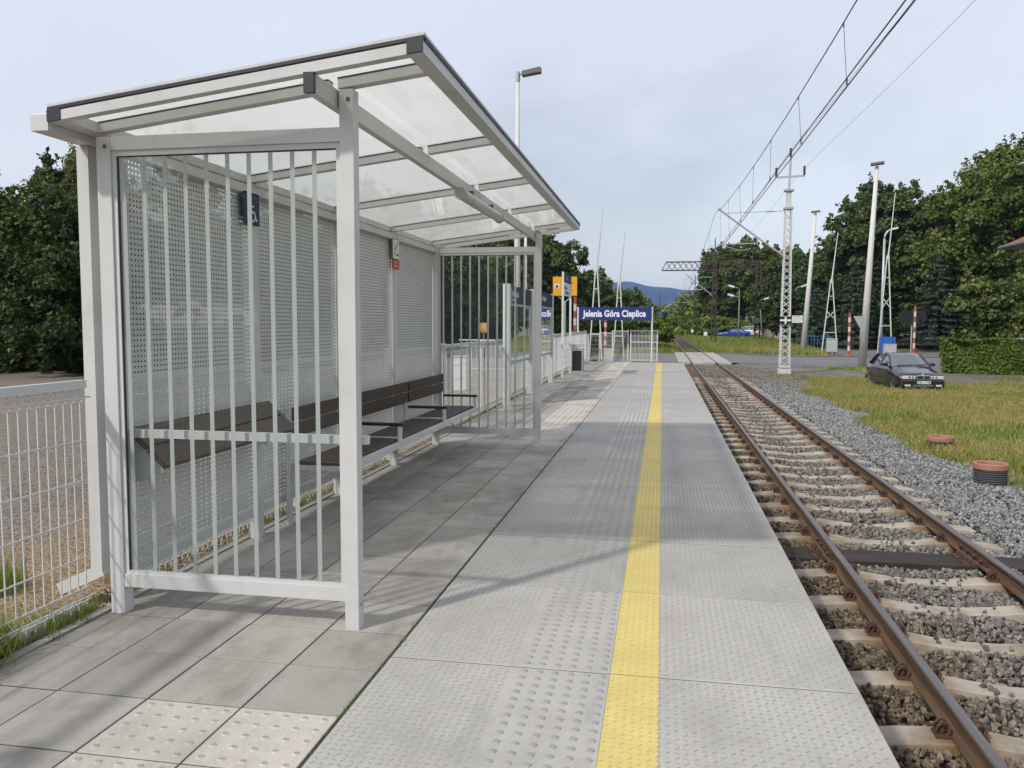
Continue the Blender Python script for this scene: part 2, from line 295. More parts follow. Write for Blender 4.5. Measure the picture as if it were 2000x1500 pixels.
# ------------------------------------------------------------------ mesh helpers
class MB:
    def __init__(s): s.v = []; s.f = []; s.mi = []
    def add(s, vs, fs, mi=0):
        b = len(s.v); s.v += [tuple(v) for v in vs]; s.f += [tuple(b+i for i in f) for f in fs]; s.mi += [mi]*len(fs); return s
    def box(s, x0, x1, y0, y1, z0, z1, mi=0):
        return s.add([(x0,y0,z0),(x1,y0,z0),(x1,y1,z0),(x0,y1,z0),(x0,y0,z1),(x1,y0,z1),(x1,y1,z1),(x0,y1,z1)],
                     [(0,3,2,1),(4,5,6,7),(0,1,5,4),(1,2,6,5),(2,3,7,6),(3,0,4,7)], mi)
    def bevbox(s, x0, x1, y0, y1, z0, z1, b, mi=0):     # box with chamfered top edge
        return s.add([(x0,y0,z0),(x1,y0,z0),(x1,y1,z0),(x0,y1,z0),(x0,y0,z1-b),(x1,y0,z1-b),(x1,y1,z1-b),(x0,y1,z1-b),
                      (x0+b,y0+b,z1),(x1-b,y0+b,z1),(x1-b,y1-b,z1),(x0+b,y1-b,z1)],
                     [(0,3,2,1),(8,9,10,11),(0,1,5,4),(1,2,6,5),(2,3,7,6),(3,0,4,7),(4,5,9,8),(5,6,10,9),(6,7,11,10),(7,4,8,11)], mi)
    def bar(s, a, b, w, h=None, mi=0, up=(0,0,1)):
        h = h or w; a = Vector(a); b = Vector(b); d = (b-a).normalized(); u = Vector(up)
        if abs(d.dot(u)) > .98: u = Vector((1,0,0)) if abs(d.x) < .9 else Vector((0,1,0))
        r = d.cross(u).normalized(); u = r.cross(d).normalized(); vs = []
        for p in (a, b):
            for i, j in ((-1,-1),(1,-1),(1,1),(-1,1)): vs.append(p+r*(i*w/2)+u*(j*h/2))
        return s.add(vs, [(0,1,2,3),(7,6,5,4),(0,4,5,1),(1,5,6,2),(2,6,7,3),(3,7,4,0)], mi)
    def tube(s, pts, r, n=8, mi=0, caps=True):
        pts = [Vector(p) for p in pts]; rs = r if isinstance(r, (list, tuple)) else [r]*len(pts); rings = []
        ref = None
        for i, p in enumerate(pts):
            d = (pts[min(i+1, len(pts)-1)]-pts[max(i-1, 0)]).normalized()
            if ref is None: ref = Vector((0,0,1)) if abs(d.z) < .9 else Vector((1,0,0))
            a = d.cross(ref).normalized(); b = d.cross(a).normalized(); ref = -b if False else ref
            rings.append([p+(a*cos(2*pi*k/n)+b*sin(2*pi*k/n))*rs[i] for k in range(n)])
        vs = [v for g in rings for v in g]; fs = []
        for i in range(len(pts)-1):
            for k in range(n):
                fs.append((i*n+k, i*n+(k+1)%n, (i+1)*n+(k+1)%n, (i+1)*n+k))
        if caps: fs += [tuple(range(n))[::-1], tuple((len(pts)-1)*n+k for k in range(n))]
        return s.add(vs, fs, mi)
    def lathe(s, c, prof, n=20, mi=0, axis='z', closed=False):
        vs = []; fs = []; m = len(prof)
        for k in range(n):
            a = 2*pi*k/n
            for r, h in prof:
                if axis == 'z': vs.append((c[0]+r*cos(a), c[1]+r*sin(a), c[2]+h))
                elif axis == 'x': vs.append((c[0]+h, c[1]+r*cos(a), c[2]+r*sin(a)))
                else: vs.append((c[0]+r*cos(a), c[1]+h, c[2]+r*sin(a)))
        for k in range(n):
            for i in range(m-1): fs.append((k*m+i, ((k+1)%n)*m+i, ((k+1)%n)*m+i+1, k*m+i+1))
        return s.add(vs, fs, mi)
    def prism(s, poly, axis, lo, hi, mi=0):
        """poly: list of 2D points in the plane across the axis ('x': (y,z), 'y': (x,z), 'z': (x,y))"""
        n = len(poly)
        def P(p, t): return (t, p[0], p[1]) if axis == 'x' else ((p[0], t, p[1]) if axis == 'y' else (p[0], p[1], t))
        vs = [P(p, lo) for p in poly]+[P(p, hi) for p in poly]
        fs = [tuple(range(n)), tuple(range(2*n-1, n-1, -1))]+[(i, i+n, (i+1)%n+n, (i+1)%n) for i in range(n)]
        return s.add(vs, fs, mi)
    def mesh(s, name, mats, smooth=False, fixn=True):
        me = bpy.data.meshes.new(name); me.from_pydata(s.v, [], s.f)
        for m in (mats if isinstance(mats, (list, tuple)) else [mats]): me.materials.append(M[m] if isinstance(m, str) else m)
        if any(s.mi): me.polygons.foreach_set('material_index', s.mi)
        if smooth: me.polygons.foreach_set('use_smooth', [True]*len(s.f))
        if fixn:
            bm = bmesh.new(); bm.from_mesh(me); bmesh.ops.recalc_face_normals(bm, faces=bm.faces); bm.to_mesh(me); bm.free()
        me.update(); return me
    def build(s, name, mats, parent=None, loc=None, smooth=False, fixn=True):
        return link(name, s.mesh(name, mats, smooth, fixn), parent, loc)
def link(name, me, parent=None, loc=None, rot=None):
    o = bpy.data.objects.new(name, me); COL.objects.link(o)
    if loc is not None: o.location = loc
    if rot is not None: o.rotation_euler = rot
    if parent is not None: o.parent = parent
    return o
def tag(o, label=None, cat=None, group=None, kind=None):
    if label: o['label'] = label
    if cat: o['category'] = cat
    if group: o['group'] = group
    if kind: o['kind'] = kind
    return o
def thing(name, loc, label, cat, group=None, rz=0):
    o = bpy.data.objects.new(name, None); COL.objects.link(o); o.location = loc; o.rotation_euler = (0, 0, rz); o.empty_display_size = .1
    return tag(o, label, cat, group)
def part(mb, name, mats, t, smooth=False):
    """world-space geometry made a child of the Empty t"""
    loc = t.location; T = Matrix.Translation(-Vector(loc)); 
    if t.rotation_euler.z: T = Matrix.Rotation(-t.rotation_euler.z, 4, 'Z') @ T
    mb.v = [tuple(T @ Vector(v)) for v in mb.v]
    return mb.build(name, mats, t, smooth=smooth)
def copy_tree(o, loc=None, parent=None, label=None):
    c = o.copy(); COL.objects.link(c)
    if loc is not None: c.location = loc
    if parent is not None: c.parent = parent
    if label: c['label'] = label
    for ch in list(o.children): copy_tree(ch, None, c)
    return c
def text(body, size, loc, rot, mat, parent=None, name='lettering', extr=.001, bold=0, sx=1.0, align='LEFT'):
    cu = bpy.data.curves.new(name, 'FONT'); cu.body = body; cu.size = size; cu.extrude = extr; cu.offset = bold; cu.align_x = align; cu.align_y = 'CENTER'; cu.resolution_u = 3
    o = bpy.data.objects.new(name, cu); COL.objects.link(o); dg = bpy.context.evaluated_depsgraph_get()
    me = bpy.data.meshes.new_from_object(o.evaluated_get(dg)); bpy.data.objects.remove(o); bpy.data.curves.remove(cu)
    me.materials.clear(); me.materials.append(M[mat]); me.name = name
    q = link(name, me, parent, None); 
    mw = Matrix.Translation(loc) @ (rot if isinstance(rot, Matrix) else Matrix.Rotation(0, 4, 'Z')) @ Matrix.Diagonal((sx, 1, 1, 1))
    if parent is not None:
        pm = Matrix.Translation(parent.location) @ Matrix.Rotation(parent.rotation_euler.z, 4, 'Z')
        par = parent.parent
        if par: pm = Matrix.Translation(par.location) @ Matrix.Rotation(par.rotation_euler.z, 4, 'Z') @ pm
        mw = pm.inverted() @ mw
    me.transform(mw); return q
FACE_S = Matrix.Rotation(pi/2, 4, 'X')                                  # text readable from -Y
FACE_E = Matrix.Rotation(pi/2, 4, 'Z') @ Matrix.Rotation(pi/2, 4, 'X')   # text readable from +X

# ------------------------------------------------------------------ terrain and roads
def sm(a, b, t): t = np.clip((t-a)/(b-a), 0, 1); return t*t*(3-2*t)
def zroad(X, Y): return -.925+.155*(sm(-6, .9, X)*(1-sm(4.3, 10, X)))-.0+.035*sm(18, 60, X)
def hgt(X, Y):
    z = np.full_like(X, -.96)
    yard = (1-sm(-3.30, -3.12, X))*(1-sm(40, 50, Y))*.78
    far = 1-sm(-40, -10, X)
    z = z+yard
    bed = sm(.2, .6, X)*(1-sm(4.6, 5.6, X))*(1-sm(49, 51, Y)*(1-sm(70, 71, Y)))
    z = z-.06*bed
    pl = sm(-3.12, -3.05, X)*(1-sm(.6, .7, X))*(1-sm(33.5, 34.5, Y))
    z = z-.1*pl
    slope = sm(18, 40, X)*sm(60, 90, Y)*.5
    band = sm(47.5, 51.5, Y)*(1-sm(69.5, 73, Y))*(1-sm(.6, .9, X)*(1-sm(4.25, 4.6, X)))
    z = z+slope
    return z*(1-band)+(zroad(X, Y)-.03)*band
def grid_mesh(name, xs, ys, zf, mat, smooth=True):
    X, Y = np.meshgrid(xs, ys); Z = zf(X, Y); nx, ny = len(xs), len(ys)
    v = np.stack([X, Y, Z], -1).reshape(-1, 3); i = np.arange(nx*ny).reshape(ny, nx)
    f = np.stack([i[:-1, :-1], i[:-1, 1:], i[1:, 1:], i[1:, :-1]], -1).reshape(-1, 4)
    me = bpy.data.meshes.new(name); me.from_pydata(v.tolist(), [], f.tolist())
    for m in (mat if isinstance(mat, list) else [mat]): me.materials.append(M[m])
    if smooth: me.polygons.foreach_set('use_smooth', [True]*len(f))
    return me
xs = np.unique(np.concatenate([np.linspace(-4000, -100, 20), np.linspace(-100, -10, 31), np.linspace(-10, 10, 161), np.linspace(10, 100, 46), np.linspace(100, 4000, 20)]))
ys = np.unique(np.concatenate([np.linspace(-600, -10, 15), np.linspace(-10, 90, 140), np.linspace(90, 500, 40), np.linspace(500, 6000, 20)]))
g = link('ground', grid_mesh('ground', xs, ys, hgt, 'earth')); tag(g, kind='structure')
# gravel yard beyond the platform fence
xs = np.concatenate([np.linspace(-60, -6, 28), np.linspace(-5.9, -3.32, 20)]); ys = np.linspace(-8, 47, 60)
rn = np.random.default_rng(3)
def zy(X, Y): return hgt(X, Y)+.012
tag(link('gravel_yard', grid_mesh('gravel_yard', xs, ys, zy, 'yard')), kind='structure')
# road with its camber up to the rails
def road():
    xs = np.concatenate([np.linspace(-70, -6, 20), np.linspace(-5, 1.0, 12)]); xs2 = np.concatenate([np.linspace(4.25, 10, 12), np.linspace(11, 120, 30)])
    ys = np.array([51.6, 52.4, 56, 60, 64, 67.0])
    me = grid_mesh('road', xs, ys, zroad, 'asphalt'); tag(link('road', me), kind='structure')
    tag(link('road', grid_mesh('road', xs2, ys, zroad, 'asphalt')), kind='structure')
    # pale pavement strip beyond the road and verge gravel before it
    ys = np.array([67.0, 69.4]); tag(link('pavement', grid_mesh('pavement', np.linspace(4.6, 60, 30), ys, lambda X, Y: zroad(X, Y)+.03, 'pale_gravel')), kind='structure')
    def zg(X, Y): return hgt(X, Y)+.02
    tag(link('verge_gravel', grid_mesh('verge_gravel', np.linspace(4.6, 30, 40), np.linspace(39.5, 51.6, 20), zg, 'pale_gravel')), kind='structure')
    # side road rising to the right beyond
    pts = [(12.5, 71), (15.5, 78), (19, 92), (22, 120), (23.5, 160), (26, 230)]; wd = [9, 7, 5.5, 5, 5, 5]
    vs = []; fs = []
    for (x, y), w in zip(pts, wd):
        vs += [(x-w/2, y, -.86+.0), (x+w/2, y, -.86)]
    for i in range(len(pts)-1): fs.append((2*i, 2*i+1, 2*i+3, 2*i+2))
    c = np.array([p[1] for p in pts]); yy = np.linspace(70, 230, 90); xc = np.interp(yy, c, [p[0] for p in pts]); ww = np.interp(yy, c, wd)
    t_ = np.linspace(-.5, .5, 8); X = xc[:, None]+t_[None]*ww[:, None]; Y = np.repeat(yy[:, None], 8, 1); Z = hgt(X, Y)+.05
    mb = MB(); mb.add(np.stack([X, Y, Z], -1).reshape(-1, 3).tolist(), [(i*8+j, i*8+j+1, i*8+j+9, i*8+j+8) for i in range(89) for j in range(7)])
    tag(mb.build('side_road', 'asphalt', smooth=True), kind='structure')
    tag(link('forecourt', grid_mesh('forecourt', np.linspace(14.2, 60, 60), np.linspace(69.4, 80, 24), lambda X, Y: hgt(X, Y)+.03, 'pale_gravel')), kind='structure')
road()
# path on the right in front of the hedge
mb = MB(); mb.add([(11.2, 38.5, -.93), (40, 38.5, -.93), (40, 43.5, -.93), (11.2, 43.5, -.93)], [(0, 1, 2, 3)]); tag(mb.build('gravel_path', 'pale_gravel'), kind='structure')

# level crossing panels
lc = thing('level_crossing', (2.58, 60, -.77), 'pale concrete panels of the level crossing set between and beside the rails', 'level crossing')
for x0, x1 in ((1.02, 1.77), (1.90, 2.57), (2.58, 3.27), (3.41, 4.24)):
    me = None
    for k in range(9):
        y0 = 52.0+k*1.97
        if me is None:
            b = MB(); b.bevbox(0, x1-x0, 0, 1.955, -.14, 0, .01); me = b.mesh('crossing_panel', 'slab')
        link('crossing_panel', me, lc, (x0-2.58, y0-60, 0))

# hills: ridge traced as real relief three kilometres away
def hills():
    cx = [(-1400, 40), (-900, 70), (-500, 100), (-330, 118), (-210, 140), (-120, 150), (-80, 146), (0, 128), (80, 118), (160, 112), (240, 106), (330, 112), (430, 122), (600, 110), (1000, 90), (1800, 60)]
    X = np.linspace(-1400, 1800, 160); Z = np.interp(X, [c[0] for c in cx], [c[1] for c in cx])+3*np.sin(X*.021)+2*np.sin(X*.047+1)
    ys = np.linspace(2500, 3800, 16); prof = np.sin(np.linspace(0, pi, 16))**.8
    V = [(x, y, -2+(Z[i]*1.07)*p*(1+.03*sin(x*.01+y*.02))) for (y, p) in zip(ys, prof) for i, x in enumerate(X)]
    nx = len(X); F = [(j*nx+i, j*nx+i+1, (j+1)*nx+i+1, (j+1)*nx+i) for j in range(15) for i in range(nx-1)]
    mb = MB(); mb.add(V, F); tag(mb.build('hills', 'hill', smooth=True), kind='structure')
    X = np.linspace(-700, 900, 120); Z = np.interp(X, [-700, -200, 20, 80, 160, 260, 400, 900], [20, 30, 20, 24, 34, 46, 44, 30])+2.5*np.sin(X*.05)+1.5*np.sin(X*.13)
    ys = np.linspace(1300, 1900, 10); prof = np.sin(np.linspace(0, pi, 10))**.8
    V = [(x, y, -2+Z[i]*p) for (y, p) in zip(ys, prof) for i, x in enumerate(X)]; nx = len(X)
    F = [(j*nx+i, j*nx+i+1, (j+1)*nx+i+1, (j+1)*nx+i) for j in range(9) for i in range(nx-1)]
    mb = MB(); mb.add(V, F); tag(mb.build('foothills', 'hill_near', smooth=True), kind='structure')
hills()

# ------------------------------------------------------------------ platform
PF = bpy.data.objects.new('platform', None); COL.objects.link(PF); PF.location = (0, 0, 0); tag(PF, kind='structure')
def platform():
    b = MB(); b.box(-3.02, .70, -3, 34.95, -1.0, -.075); b.build('platform_core', 'kerb', PF)
    b = MB(); b.box(-3.0, .84, -2.9, 34.9, -.076, -.0045); b.build('joint_bed', 'mortar', PF)
    # edge slabs with raised treads, studs and the yellow band: every tread and stud is relief
    x0, x1, Lh = -1.256, .875, 1.165
    b = MB(); b.bevbox(x0, -.208, 0, Lh, -.16, 0, .003, 0); b.box(-.208, .012, .0005, Lh-.0005, -.16, .0004, 1); b.bevbox(.012, x1, 0, Lh, -.16, 0, .003, 0)
    def tread(x, y, a, mi):
        mi = 3 if mi else 2; c, s = cos(a), sin(a); h = .003; l, w = .0158, .0048
        P = [(-l, 0, 0), (-l*.45, -w, 0), (l*.45, -w, 0), (l, 0, 0), (l*.45, w, 0), (-l*.45, w, 0), (-l*.55, 0, h), (l*.55, 0, h)]
        P = [(x+p[0]*c-p[1]*s, y+p[0]*s+p[1]*c, p[2]) for p in P]
        b.add(P, [(0,1,6),(1,2,7,6),(2,3,7),(3,4,7),(4,5,6,7),(5,0,6)], mi)
    pit = .0345
    ny = int(Lh/pit)
    for i in range(int((x1-x0-.03)/pit)+1):
        x = x0+.025+i*pit
        if -.655 < x < -.215 or x > x1-.02: continue
        for j in range(ny):
            tread(x, .03+j*pit, R(45) if (i+j) % 2 else R(-45), 1 if -.2 < x < .005 else 0)
    sx, sy = 6, 16
    for i in range(sx):
        for j in range(sy):
            x = -.60+i*.072; y = .04+j*.0725; h = .006; n = 10
            vs = [(x+.0175*cos(2*pi*k/n), y+.0175*sin(2*pi*k/n), 0) for k in range(n)]+[(x+.013*cos(2*pi*k/n), y+.013*sin(2*pi*k/n), h*.8) for k in range(n)]+[(x, y, h)]
            b.add(vs, [(k, (k+1)%n, n+(k+1)%n, n+k) for k in range(n)]+[(n+k, n+(k+1)%n, 2*n) for k in range(n)], 2)
    me = b.mesh('edge_slab', ['slab', 'yellow', 'stud', 'yellow_tread'])
    y = 3.68-1.178*5; k = 0
    while y < 34.6:
        if y+Lh < 34.98: link('edge_slab', me, PF, (0, y, random.uniform(-.0015, .0015)))
        y += 1.178
    # paving tiles
    pw, pl = .4325, .445
    b = MB(); b.bevbox(0, pw-.009, 0, pl-.010, -.06, 0, .002); plain = b.mesh('paving_tile', 'tile')
    b = MB(); b.bevbox(0, pw-.009, 0, pl-.010, -.06, 0, .002)
    for i in range(5):
        for j in range(5):
            x = .045+i*.084; y0 = .045+j*.087; n = 10; r = .0165
            vs = [(x+r*cos(2*pi*k/n), y0+r*sin(2*pi*k/n), 0) for k in range(n)]+[(x+r*.6*cos(2*pi*k/n), y0+r*.6*sin(2*pi*k/n), .005) for k in range(n)]
            b.add(vs, [(k, (k+1)%n, n+(k+1)%n, n+k) for k in range(n)], 0); b.add(vs[n:], [tuple(range(n))], 1)
    studt = b.mesh('tactile_tile', ['cream', 'stud'])
    b = MB(); b.bevbox(0, pw*.5-.003, 0, pl-.006, -.06, 0, .003)
    b2 = MB(); w = .62; b2.bevbox(0, w, 0, pl-.006, -.06, 0, .002)
    for i in range(6):
        b2.bevbox(.035+i*.1, .075+i*.1, .004, pl-.012, -.001, .006, .004)
    ribt = b2.mesh('guiding_tile', 'cream')
    for r_ in range(-10, 72):
        y0 = 3.062+r_*pl
        if y0 > 34.4: break
        for c in range(4):
            xr = -1.268-c*pw; xl = xr-pw+.006
            far = y0 > 11.05
            if far and c == 0 : continue
            if far and c == 1:      # half tile beside the guiding strip
                b = MB(); 
                if r_ % 1 == 0: link('paving_tile', plain_half(), PF, (xl, y0, random.uniform(-.001, .001)))
                continue
            if 19.4 < y0 < 20.9 and c == 2 and False: continue
            m = studt if ((y0 < 3.0 and c < 2) or (10.5 < y0 < 11.06 and c < 3)) else plain
            link('tactile_tile' if m is studt else 'paving_tile', m, PF, (xl, y0, random.uniform(-.0015, .0015)))
        if y0 > 11.05: link('guiding_tile', ribt, PF, (-1.268-.62, y0, 0))
_h = []
def plain_half():
    if not _h:
        b = MB(); b.bevbox(0, .2385, 0, .439, -.06, 0, .003); _h.append(b.mesh('paving_tile', 'tile'))
    return _h[0]
platform()
b = MB(); b.box(-3.06, -3.004, -3, 34.5, -.2, .004); b.build('edging_kerb', 'kerb', PF)
# strip behind the kerb: broken concrete and gravel beneath the fence
b = MB(); b.box(-3.30, -3.07, -6, 36, -.6, -.03); tag(b.build('fence_strip', 'yard'), kind='structure')
t = thing('inspection_cover', (-2.12, 20.1, 0), 'square grey metal cover in a pale frame set in the paving before the bin', 'manhole cover')
b = MB(); b.box(-2.5, -1.74, 19.6, 20.75, .002, .006); part(b, 'frame', 'kerb', t)
b = MB(); b.box(-2.36, -1.88, 19.75, 20.6, .006, .010); part(b, 'lid', 'darkmetal', t)

# ------------------------------------------------------------------ railway track
TR = thing('railway_track', (2.58, 0, -1), 'single railway track on pale concrete sleepers running straight beside the platform to the horizon', 'railway track')
def rail_profile(x):
    # foot 125, web, head 72, height 149; z top -.76
    z = -.76; h = [(-.0625,-.149),(.0625,-.149),(.0625,-.138),(.012,-.120),(.009,-.045),(.036,-.034),(.036,-.008),(.028,0),(-.028,0),(-.036,-.008),(-.036,-.034),(-.009,-.045),(-.012,-.120),(-.0625,-.138)]
    return [(x+a, z+c) for a, c in h]
for x in (1.8275, 3.335):
    prof = rail_profile(x)
    for y0, y1 in ((-6, 9.372), (9.378, 420)):
        b = MB(); n = len(prof)
        vs = [(p[0], y0, p[1]) for p in prof]+[(p[0], y1, p[1]) for p in prof]
        fs = [tuple(range(n)), tuple(range(2*n-1, n-1, -1))]
        b.add(vs, fs, 0)
        for i in range(n):
            b.add([vs[i], vs[i+n], vs[(i+1)%n+n], vs[(i+1)%n]], [(0, 1, 2, 3)], 1 if i in (7, 8, 6) else 0)
        part(b, 'rail', ['rail', 'railtop'], TR)
# concrete sleeper with raised rail seats
def sleeper_mesh():
    st = [(-1.28, -.945, .13), (-1.10, -.925, .135), (-.95, -.912, .13), (-.55, -.912, .13), (-.38, -.935, .12), (-.12, -.955, .11), (.12, -.955, .11), (.38, -.935, .12), (.55, -.912, .13), (.95, -.912, .13), (1.10, -.925, .135), (1.28, -.945, .13)]
    V = []; F = []
    for x, z, w in st:
        zz = z+1.0
        V += [(x, -w, -.12), (x, -w*.86, zz-.012), (x, -w*.76, zz), (x, w*.76, zz), (x, w*.86, zz-.012), (x, w, -.12)]
    for i in range(len(st)-1):
        for k in range(5): F.append((i*6+k, i*6+k+1, (i+1)*6+k+1, (i+1)*6+k))
    F += [tuple(range(5, -1, -1)), tuple((len(st)-1)*6+k for k in range(6))]
    b = MB(); b.add(V, F); return b.mesh('concrete_sleeper', 'sleeper')
def clip_mesh():
    b = MB(); b.box(-.045, .045, -.055, .055, -.002, .012)
    for k, (yy, rr) in enumerate(((-.026, .042), (.026, .042))):
        pts = [(rr*cos(a)*.9, yy+.008*sin(a*2), .045+rr*sin(a)) for a in np.linspace(-.6, 4.2, 9)]
        b.tube(pts, .0095, 5)
    b.tube([(0, -.03, .04), (0, .03, .04)], .011, 5); b.lathe((0, 0, .012), [(0, .05), (.018, .05), (.02, .03), (.02, 0)], 6)
    return b.mesh('rail_clip', 'rust')
smesh, cmesh = sleeper_mesh(), clip_mesh()
def wood_mesh(w):
    b = MB(); b.bevbox(-1.32, 1.32, -w/2, w/2, -.14, .076, .008); return b.mesh('wooden_sleeper', 'tarwood')
wmesh = wood_mesh(.46); wmesh2 = wood_mesh(.26)
ysl = [9.373-.75-.8425*k for k in range(0, 9)]+[10.13+.8425*k for k in range(0, 36)]
for y in ysl:
    s = link('concrete_sleeper', smesh, TR, (0, y, random.uniform(-.004, .004)), (0, 0, random.uniform(-.004, .004)))
    if y < 34:
        for x in (1.8275-2.58, 3.335-2.58):
            for sd_ in (-1, 1): link('rail_clip', cmesh, s, (x+sd_*.105, 0, .092), (0, 0, 0 if sd_ > 0 else pi))
link('wooden_sleeper', wmesh, TR, (0, 9.375, 0))
for k in range(12): link('wooden_sleeper', wmesh2, TR, (0, 41.0+k*.8, -.002))
for k in range(70): link('wooden_sleeper', wmesh2, TR, (0, 71.5+k*.8, -.012))
for x in (1.8275, 3.335):    # fishplated joint
    for sgn in (-1, 1):
        b = MB(); b.box(x+sgn*.012-.012+(.012 if sgn > 0 else -.012), x+sgn*.012+.012+(.012 if sgn > 0 else -.012), 8.98, 9.77, -.875, -.81)
        for k in range(4): b.lathe((x+sgn*.035, 9.08+k*.195, -.842), [(0, .035*sgn), (.022, .035*sgn), (.022, 0)], 6, axis='x')
        part(b, 'fishplate', 'rust', TR)
    b = MB(); b.box(x-.17, x+.17, 9.16, 9.33, -.924, -.909); b.box(x-.17, x+.17, 9.42, 9.59, -.924, -.909)
    for yy in (9.2, 9.29, 9.46, 9.55):
        for sx_ in (-.12, .12): b.lathe((x+sx_, yy, -.909), [(0, .04), (.018, .04), (.02, 0)], 6)
    part(b, 'base_plate', 'rust', TR)

# ballast: thousands of angular stones scattered by geometry nodes
def rock(seed, n=13):
    r = np.random.default_rng(seed); p = r.normal(size=(n, 3)); p /= np.linalg.norm(p, axis=1)[:, None]; p *= r.uniform(.75, 1.05, (n, 1))*np.array([1.0, .78, .62])
    bm = bmesh.new(); [bm.verts.new(q) for q in p]; bmesh.ops.convex_hull(bm, input=bm.verts)
    me = bpy.data.meshes.new('stone'); bm.to_mesh(me); bm.free(); me.materials.append(M['stone']); return me
def scatter(name, P, scl, coll, kindmat=None, rot=None, label=None, cat=None):
    n = len(P); me = bpy.data.meshes.new(name); me.vertices.add(n); me.vertices.foreach_set('co', P.astype(np.float32).ravel())
    if rot is None: rot = rng.uniform(0, 2*pi, (n, 3))
    a = me.attributes.new('rot', 'FLOAT_VECTOR', 'POINT'); a.data.foreach_set('vector', rot.astype(np.float32).ravel())
    a = me.attributes.new('scl', 'FLOAT', 'POINT'); a.data.foreach_set('value', scl.astype(np.float32))
    o = link(name, me); ng = bpy.data.node_groups.new(name+'_nodes', 'GeometryNodeTree')
    ng.interface.new_socket('Geometry', in_out='INPUT', socket_type='NodeSocketGeometry'); ng.interface.new_socket('Geometry', in_out='OUTPUT', socket_type='NodeSocketGeometry')
    N = ng.nodes.new; L = ng.links.new; gi = N('NodeGroupInput'); go = N('NodeGroupOutput'); ip = N('GeometryNodeInstanceOnPoints')
    ci = N('GeometryNodeCollectionInfo'); ci.inputs['Collection'].default_value = coll; ci.inputs['Separate Children'].default_value = True; ci.inputs['Reset Children'].default_value = True
    ip.inputs['Pick Instance'].default_value = True
    nr = N('GeometryNodeInputNamedAttribute'); nr.data_type = 'FLOAT_VECTOR'; nr.inputs['Name'].default_value = 'rot'
    ns = N('GeometryNodeInputNamedAttribute'); ns.data_type = 'FLOAT'; ns.inputs['Name'].default_value = 'scl'
    L(gi.outputs[0], ip.inputs['Points']); L(ci.outputs[0], ip.inputs['Instance']); L(nr.outputs['Attribute'], ip.inputs['Rotation']); L(ns.outputs['Attribute'], ip.inputs['Scale'])
    L(ip.outputs[0], go.inputs[0]); md = o.modifiers.new('scatter', 'NODES'); md.node_group = ng
    tag(o, label, cat, kind='stuff'); return o
rocks = bpy.data.collections.new('stone_kinds')
for k in range(7):
    q = bpy.data.objects.new('stone', rock(k+10)); rocks.objects.link(q)
def ballast_z(x, y):
    z = -.985+np.zeros_like(x)
    z = np.where(x < 1.3, -.985+.0*x, z)
    z = np.where((x > 1.3) & (x < 1.75), -.975, z)
    z = np.where((x > 3.9) & (x < 4.9), -.955, z)
    z = np.where(x >= 4.9, -.955-.04*sm(4.9, 5.9, x), z)
    return z+.012*np.sin(x*3.1+y*1.7)+.008*np.sin(y*5.1-x*2)
def clear_sleepers(x, y, m=.10):
    ok = np.ones(len(x), bool)
    for s in [q for q in ysl if q < 40]+[9.375]:
        w = .115 if s != 9.375 else .235
        ok &= ~((np.abs(y-s) < w-.0) & (x > 1.30) & (x < 3.86))
    # a few stones may lie on the sleeper middles
    stray = rng.uniform(size=len(x)) < np.where(np.abs(x-2.58) < .45, .075, .02)
    return ok | (stray & (x > 2.1) & (x < 3.1))
def edge_x(y):   # right limit of the ballast, wandering
    return 5.35+.35*np.sin(y*.55)+.25*np.sin(y*1.3+1)+.9*sm(24, 40, y)
def put_ballast(y0, y1, dens, smin, smax, lift=0):
    n = int((6.6-.72)*(y1-y0)*dens); x = rng.uniform(.72, 6.6, n); y = rng.uniform(y0, y1, n)
    ex = edge_x(y); keep = (x < ex+rng.normal(0, .16, n)) & clear_sleepers(x, y)
    keep &= ~((np.abs(x-1.8275) < .05) | (np.abs(x-3.335) < .05))
    x, y = x[keep], y[keep]; s = rng.uniform(smin, smax, len(x)); z = ballast_z(x, y)+.012+.03*(y > 40.5)+rng.uniform(-.012, .016, len(x))+lift
    onsl = np.zeros(len(x), bool)
    for sl in ysl: onsl |= (np.abs(y-sl) < .115) & (x > 1.3) & (x < 3.86)
    z[onsl] = -.93; return np.stack([x, y, z], 1), s
A = [put_ballast(2.2, 11, 820, .022, .038), put_ballast(11, 20, 560, .026, .042), put_ballast(20, 34, 330, .032, .05), put_ballast(34, 51.8, 320, .036, .056)]
P = np.concatenate([a[0] for a in A]); Sc = np.concatenate([a[1] for a in A])
scatter('ballast', P, Sc, rocks, label='grey crushed stone ballast filling the track between and beside the sleepers', cat='ballast')
b = MB(); b.box(.7, 5.2, -6, 51.9, -1.1, -1.0); b.add([(5.2, -6, -1.0), (6.2, -6, -1.03), (6.2, 50.5, -1.03), (5.2, 50.5, -1.0)], [(0, 1, 2, 3)])
tag(b.build('ballast_ground', 'ballast_bed'), kind='structure')
# far track bed beyond the crossing
b = MB(); b.add([(1.0, 70.3, -.945), (4.3, 70.3, -.945), (4.9, 420, -.93), (.2, 420, -.93)], [(0, 1, 2, 3)]); tag(b.build('track_bed', 'far_bed'), kind='structure')

